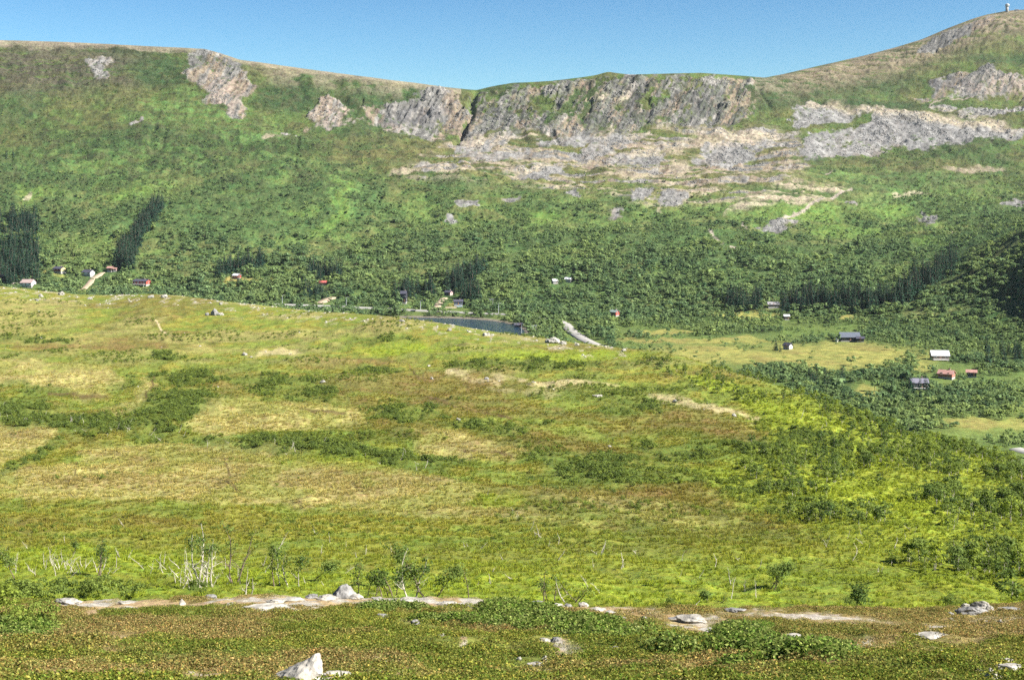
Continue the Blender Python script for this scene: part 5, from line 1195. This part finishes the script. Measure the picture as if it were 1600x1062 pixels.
NT = [ # x, base y, height px, label, kwargs
 (22, 905, 62, 'dark leafy young birch standing at the far left among white snags', dict(leaf=420, cr=.4, white=False)),
 (155, 900, 62, 'slim dark birch with thin leaves in the middle of the left snags', dict(leaf=300, cr=.32, white=False, stems=2)),
 (112, 870, 26, 'leafy sapling above the left group of white snags', dict(leaf=160, cr=.3, white=False)),
 (318, 915, 100, 'white multi stemmed birch with a flat dark crown on top', dict(stems=4, leaf=380, cr=.45, lf=.72, wide=.35, lean=.12)),
 (300, 918, 48, 'short tangled white snags at the foot of the flat topped birch', dict(stems=4, wide=.4)),
 (366, 912, 104, 'tall leaning dark limbed birch right of the flat topped one', dict(stems=2, leaf=120, cr=.4, lean=.5, white=False, lf=.7)),
 (385, 935, 52, 'thin white snag pair in front of the leaning birch', dict(stems=2)),
 (452, 918, 66, 'pair of slim birches with light crowns left of the pyramid rock', dict(stems=3, leaf=420, cr=.42, white=True, wide=.6)),
 (488, 908, 52, 'dark crowned birch leaning right above the pyramid rock', dict(leaf=420, cr=.42, lean=.7, white=False, stems=1)),
 (532, 898, 34, 'arching white dead branch above the pyramid rock', dict(lean=1.6, nbr=7)),
 (430, 915, 70, 'slender dark sapling left of the pair with light crowns', dict(leaf=120, white=False, cr=.25)),
 (585, 935, 62, 'row of dark thin stems with small leaves on the brow', dict(stems=5, leaf=420, cr=.32, wide=.55, white=False, nbr=4, lean=.1)),
 (612, 935, 50, 'leafy sapling at the right end of the row of dark stems', dict(stems=2, leaf=260, cr=.32, white=False)),
 (643, 938, 92, 'tall forked white birch in the centre group', dict(stems=2, leaf=150, cr=.3, lf=.6, nbr=8)),
 (655, 915, 92, 'tall dark birch with a leafy top leaning right in the centre', dict(stems=1, leaf=420, cr=.42, lean=.45, white=False, lf=.6)),
 (672, 938, 72, 'spreading birch with wide dark leafy limbs in the centre', dict(stems=2, leaf=520, cr=.45, lean=.8, white=False, lf=.45, nbr=9)),
 (732, 936, 50, 'single crooked dark stem right of the centre group', dict(leaf=30, cr=.2, white=False, nbr=4)),
 (766, 912, 22, 'short white forked snag right of the crooked dark stem', dict()),
 (857, 938, 58, 'thin dark bush like birch with curled white tip', dict(stems=3, leaf=120, cr=.3, white=False, wide=.3)),
 (884, 942, 46, 'curving white snag at the brow right of centre', dict(stems=1, lean=.5)),
 (900, 940, 46, 'leaning grey brushy birch beside the curving white snag', dict(stems=3, leaf=60, white=False, lean=1.1)),
 (940, 926, 28, 'low white dead branch on the yellow green slope', dict(lean=1.2)),
 (1077, 958, 30, 'curved white stump on the brow right of centre', dict(lean=.6, nbr=1, crook=.1)),
 (1113, 942, 26, 'low dark shrub like birch beyond the curved stump', dict(stems=2, leaf=200, cr=.3, lean=1.0, white=False)),
 (1143, 936, 38, 'upright grey snag right of the curved stump', dict()), (1184, 938, 40, 'leaning white based snag left of the dark tree', dict(lean=.5)),
 (1206, 925, 56, 'dark leafy birch at the near edge of the green slope', dict(leaf=500, cr=.45, white=False, stems=2)),
 (1338, 955, 48, 'small dark crowned birch on the brow at the right', dict(leaf=380, cr=.36, lf=.6, white=False)),
 (1165, 925, 24, 'thin white snag above the leaning white based one', dict()), (1065, 880, 24, 'thin upright white snag on the green slope', dict(nbr=2)),
 (188, 870, 22, 'white forked snag high above the left group', dict()), (196, 822, 20, 'pale snag alone high on the left green slope', dict(lean=.5)),
 (45, 858, 20, 'curved white snag at the upper left of the snag field', dict(lean=.8)), (60, 896, 30, 'long fallen white birch leaning over in the left snags', dict(lean=1.8)),
 (5, 862, 18, 'white fallen branch at the left edge of the snag field', dict(lean=1.8)), (100, 848, 14, 'short white snag above the left sapling', dict()), (433, 860, 36, 'leaning white snag left of the light crowned pair', dict(lean=.7, stems=1)),
 (498, 838, 20, 'small hooked white snag high above the pyramid rock', dict(lean=.5)), (560, 872, 16, 'small fallen white snag left of the centre group', dict(lean=1.8)), (850, 878, 14, 'small hooked white snag above the brushy birch', dict(lean=1.4)), (918, 920, 34, 'thin white snag with a curled tip beyond the brow', dict(stems=1)),
 (808, 906, 26, 'fallen white limbs on the yellow green slope right of centre', dict(lean=2.2, stems=2)), (1290, 858, 30, 'white twin stems in the right hillside birches', dict(stems=2, nbr=2)), (1375, 895, 16, 'white forked snag low among the right hillside birches', dict(stems=2)), (820, 960, 2, '', None)]
k = 0
for x, y, h_, lb, kw in NT:
    if kw is None: continue
    near_tree(x, y, h_, lb, 900 + k, **kw); k += 1
# the field of small white snags at the left, left to right
sn = sorted([(int(8 + 250 * random.random()), 872 + int(34 * random.random()), random.randint(14, 34)) for _ in range(34)] + [(int(random.gauss(110, 22)), 884 + int(18 * random.random()), random.randint(16, 34)) for _ in range(16)] + [(int(random.gauss(300, 18)), 895 + int(22 * random.random()), random.randint(20, 44)) for _ in range(12)] + [(int(260 + 170 * random.random()), 885 + int(35 * random.random()), random.randint(14, 34)) for _ in range(20)] + [(int(430 + 360 * random.random()), 845 + int(75 * random.random()), random.randint(9, 20)) for _ in range(14)])
for j, (x, y, h_) in enumerate(sn):
    t = near_tree(x, y, h_, ordw(j + 1) + ' small bleached snag from the left in the snag field beyond the brow', 1000 + j, lean=random.choice([.2, .4, .9]), nbr=random.choice([1, 2, 3, 4])); t['group'] = 'small white snags beyond the brow'
# leafy bushes at the left end of the brow
nb = [bush_mesh(1100 + k, .75, .55, 900, .055, 12, 'willow_leaf', 'leafy_bush') for k in range(2)]
for k, (x, y, s_, tn, lb) in enumerate([(4, 972, 1.1, .35, 'bright leafy bush cut by the left edge of the picture'), (38, 985, .7, .2, 'low leafy bush right of the bright bush at the left edge'), (70, 980, .8, .15, 'small leafy bush at the left end of the brow stones')]):
    put_tree('leafy_bush', nb[k % 2], at(x, y, 'near'), k, s_, tn, lb, 'bush', None)
nb2 = [bush_mesh(1110 + k, 1.3, 1.0, 900, .11, 12, 'willow_leaf', 'brow_bush') for k in range(2)]
for k, (x, y, s_) in enumerate([(95, 936, 1.1), (130, 935, .9), (165, 938, 1.3), (70, 938, 1.1), (205, 938, .9), (25, 938, 1.2), (305, 930, .8), (1045, 950, .5), (1330, 950, .5), (1490, 948, .6)]):
    put_tree('brow_bush', nb2[k % 2], at(x, y, 'mid'), k, s_, .0, ordw(int(np.argsort(np.argsort([95, 130, 165, 70, 205, 25, 305, 1045, 1330, 1490]))[k]) + 1) + ' dark green bush from the left just behind the brow', 'bush', 'bushes behind the brow')

# little bleached stems standing in the shrub belts
st_me = []
for k in range(5):
    r = random.Random(1300 + k); m_ = MB(); snag(r, 1.7, .5, .2, 3, .05, m_); st_me.append(m_.mesh('bleached_stem', [M['bark_white']]))
belts = [([(0, 652), (100, 664), (200, 672), (330, 696), (500, 706), (690, 730)], 20, 62, 'bleached stem in the dark shrub belt crossing the left meadow'), ([(1230, 640), (1300, 660), (1400, 690), (1480, 730)], 16, 22, 'bleached stem on the birch clad brow above the valley'),
    ([(1290, 860), (1400, 840), (1500, 870), (1590, 850)], 40, 24, 'bleached stem among the birches low on the right'), ([(760, 770), (860, 860), (1000, 880), (1200, 900)], 26, 26, 'bleached stem on the open green slope right of centre')]
for pts, wd, n, lb in belts:
    cand = []
    for k in range(n):
        t = random.random() * (len(pts) - 1); i0 = int(t); f_ = t - i0
        cand.append((pts[i0][0] * (1 - f_) + pts[i0 + 1][0] * f_ + random.gauss(0, 6), pts[i0][1] * (1 - f_) + pts[i0 + 1][1] * f_ + random.gauss(0, wd * .4)))
    for j, (x, y) in enumerate(sorted(cand)):
        put_tree('bleached_stem', st_me[j % 5], at(x, y, 'mid'), random.uniform(-.6, .6), random.uniform(.6, 1.35) * (1 if y < 780 else .8), 0, ordw(j + 1) + ' ' + lb.replace('stem ', 'stem from the left ', 1), 'dead stem', 'bleached stems' + lb[14:])

# ------------------------------------------------------------------ the air between here and the mountain
hm = bpy.data.materials.new('haze'); hm.use_nodes = True; n_ = hm.node_tree; n_.nodes.remove(n_.nodes['Principled BSDF'])
pv = n_.nodes.new('ShaderNodeVolumePrincipled'); pv.inputs['Color'].default_value = (.84, .93, 1, 1); pv.inputs['Density'].default_value = .000022; pv.inputs['Anisotropy'].default_value = .2
n_.links.new(pv.outputs[0], n_.nodes['Material Output'].inputs['Volume'])
mb = MB(); mb.box(-30000, 30000, -500, 7500, -152, 420)
tag(mb.build('haze', hm), kind='stuff')
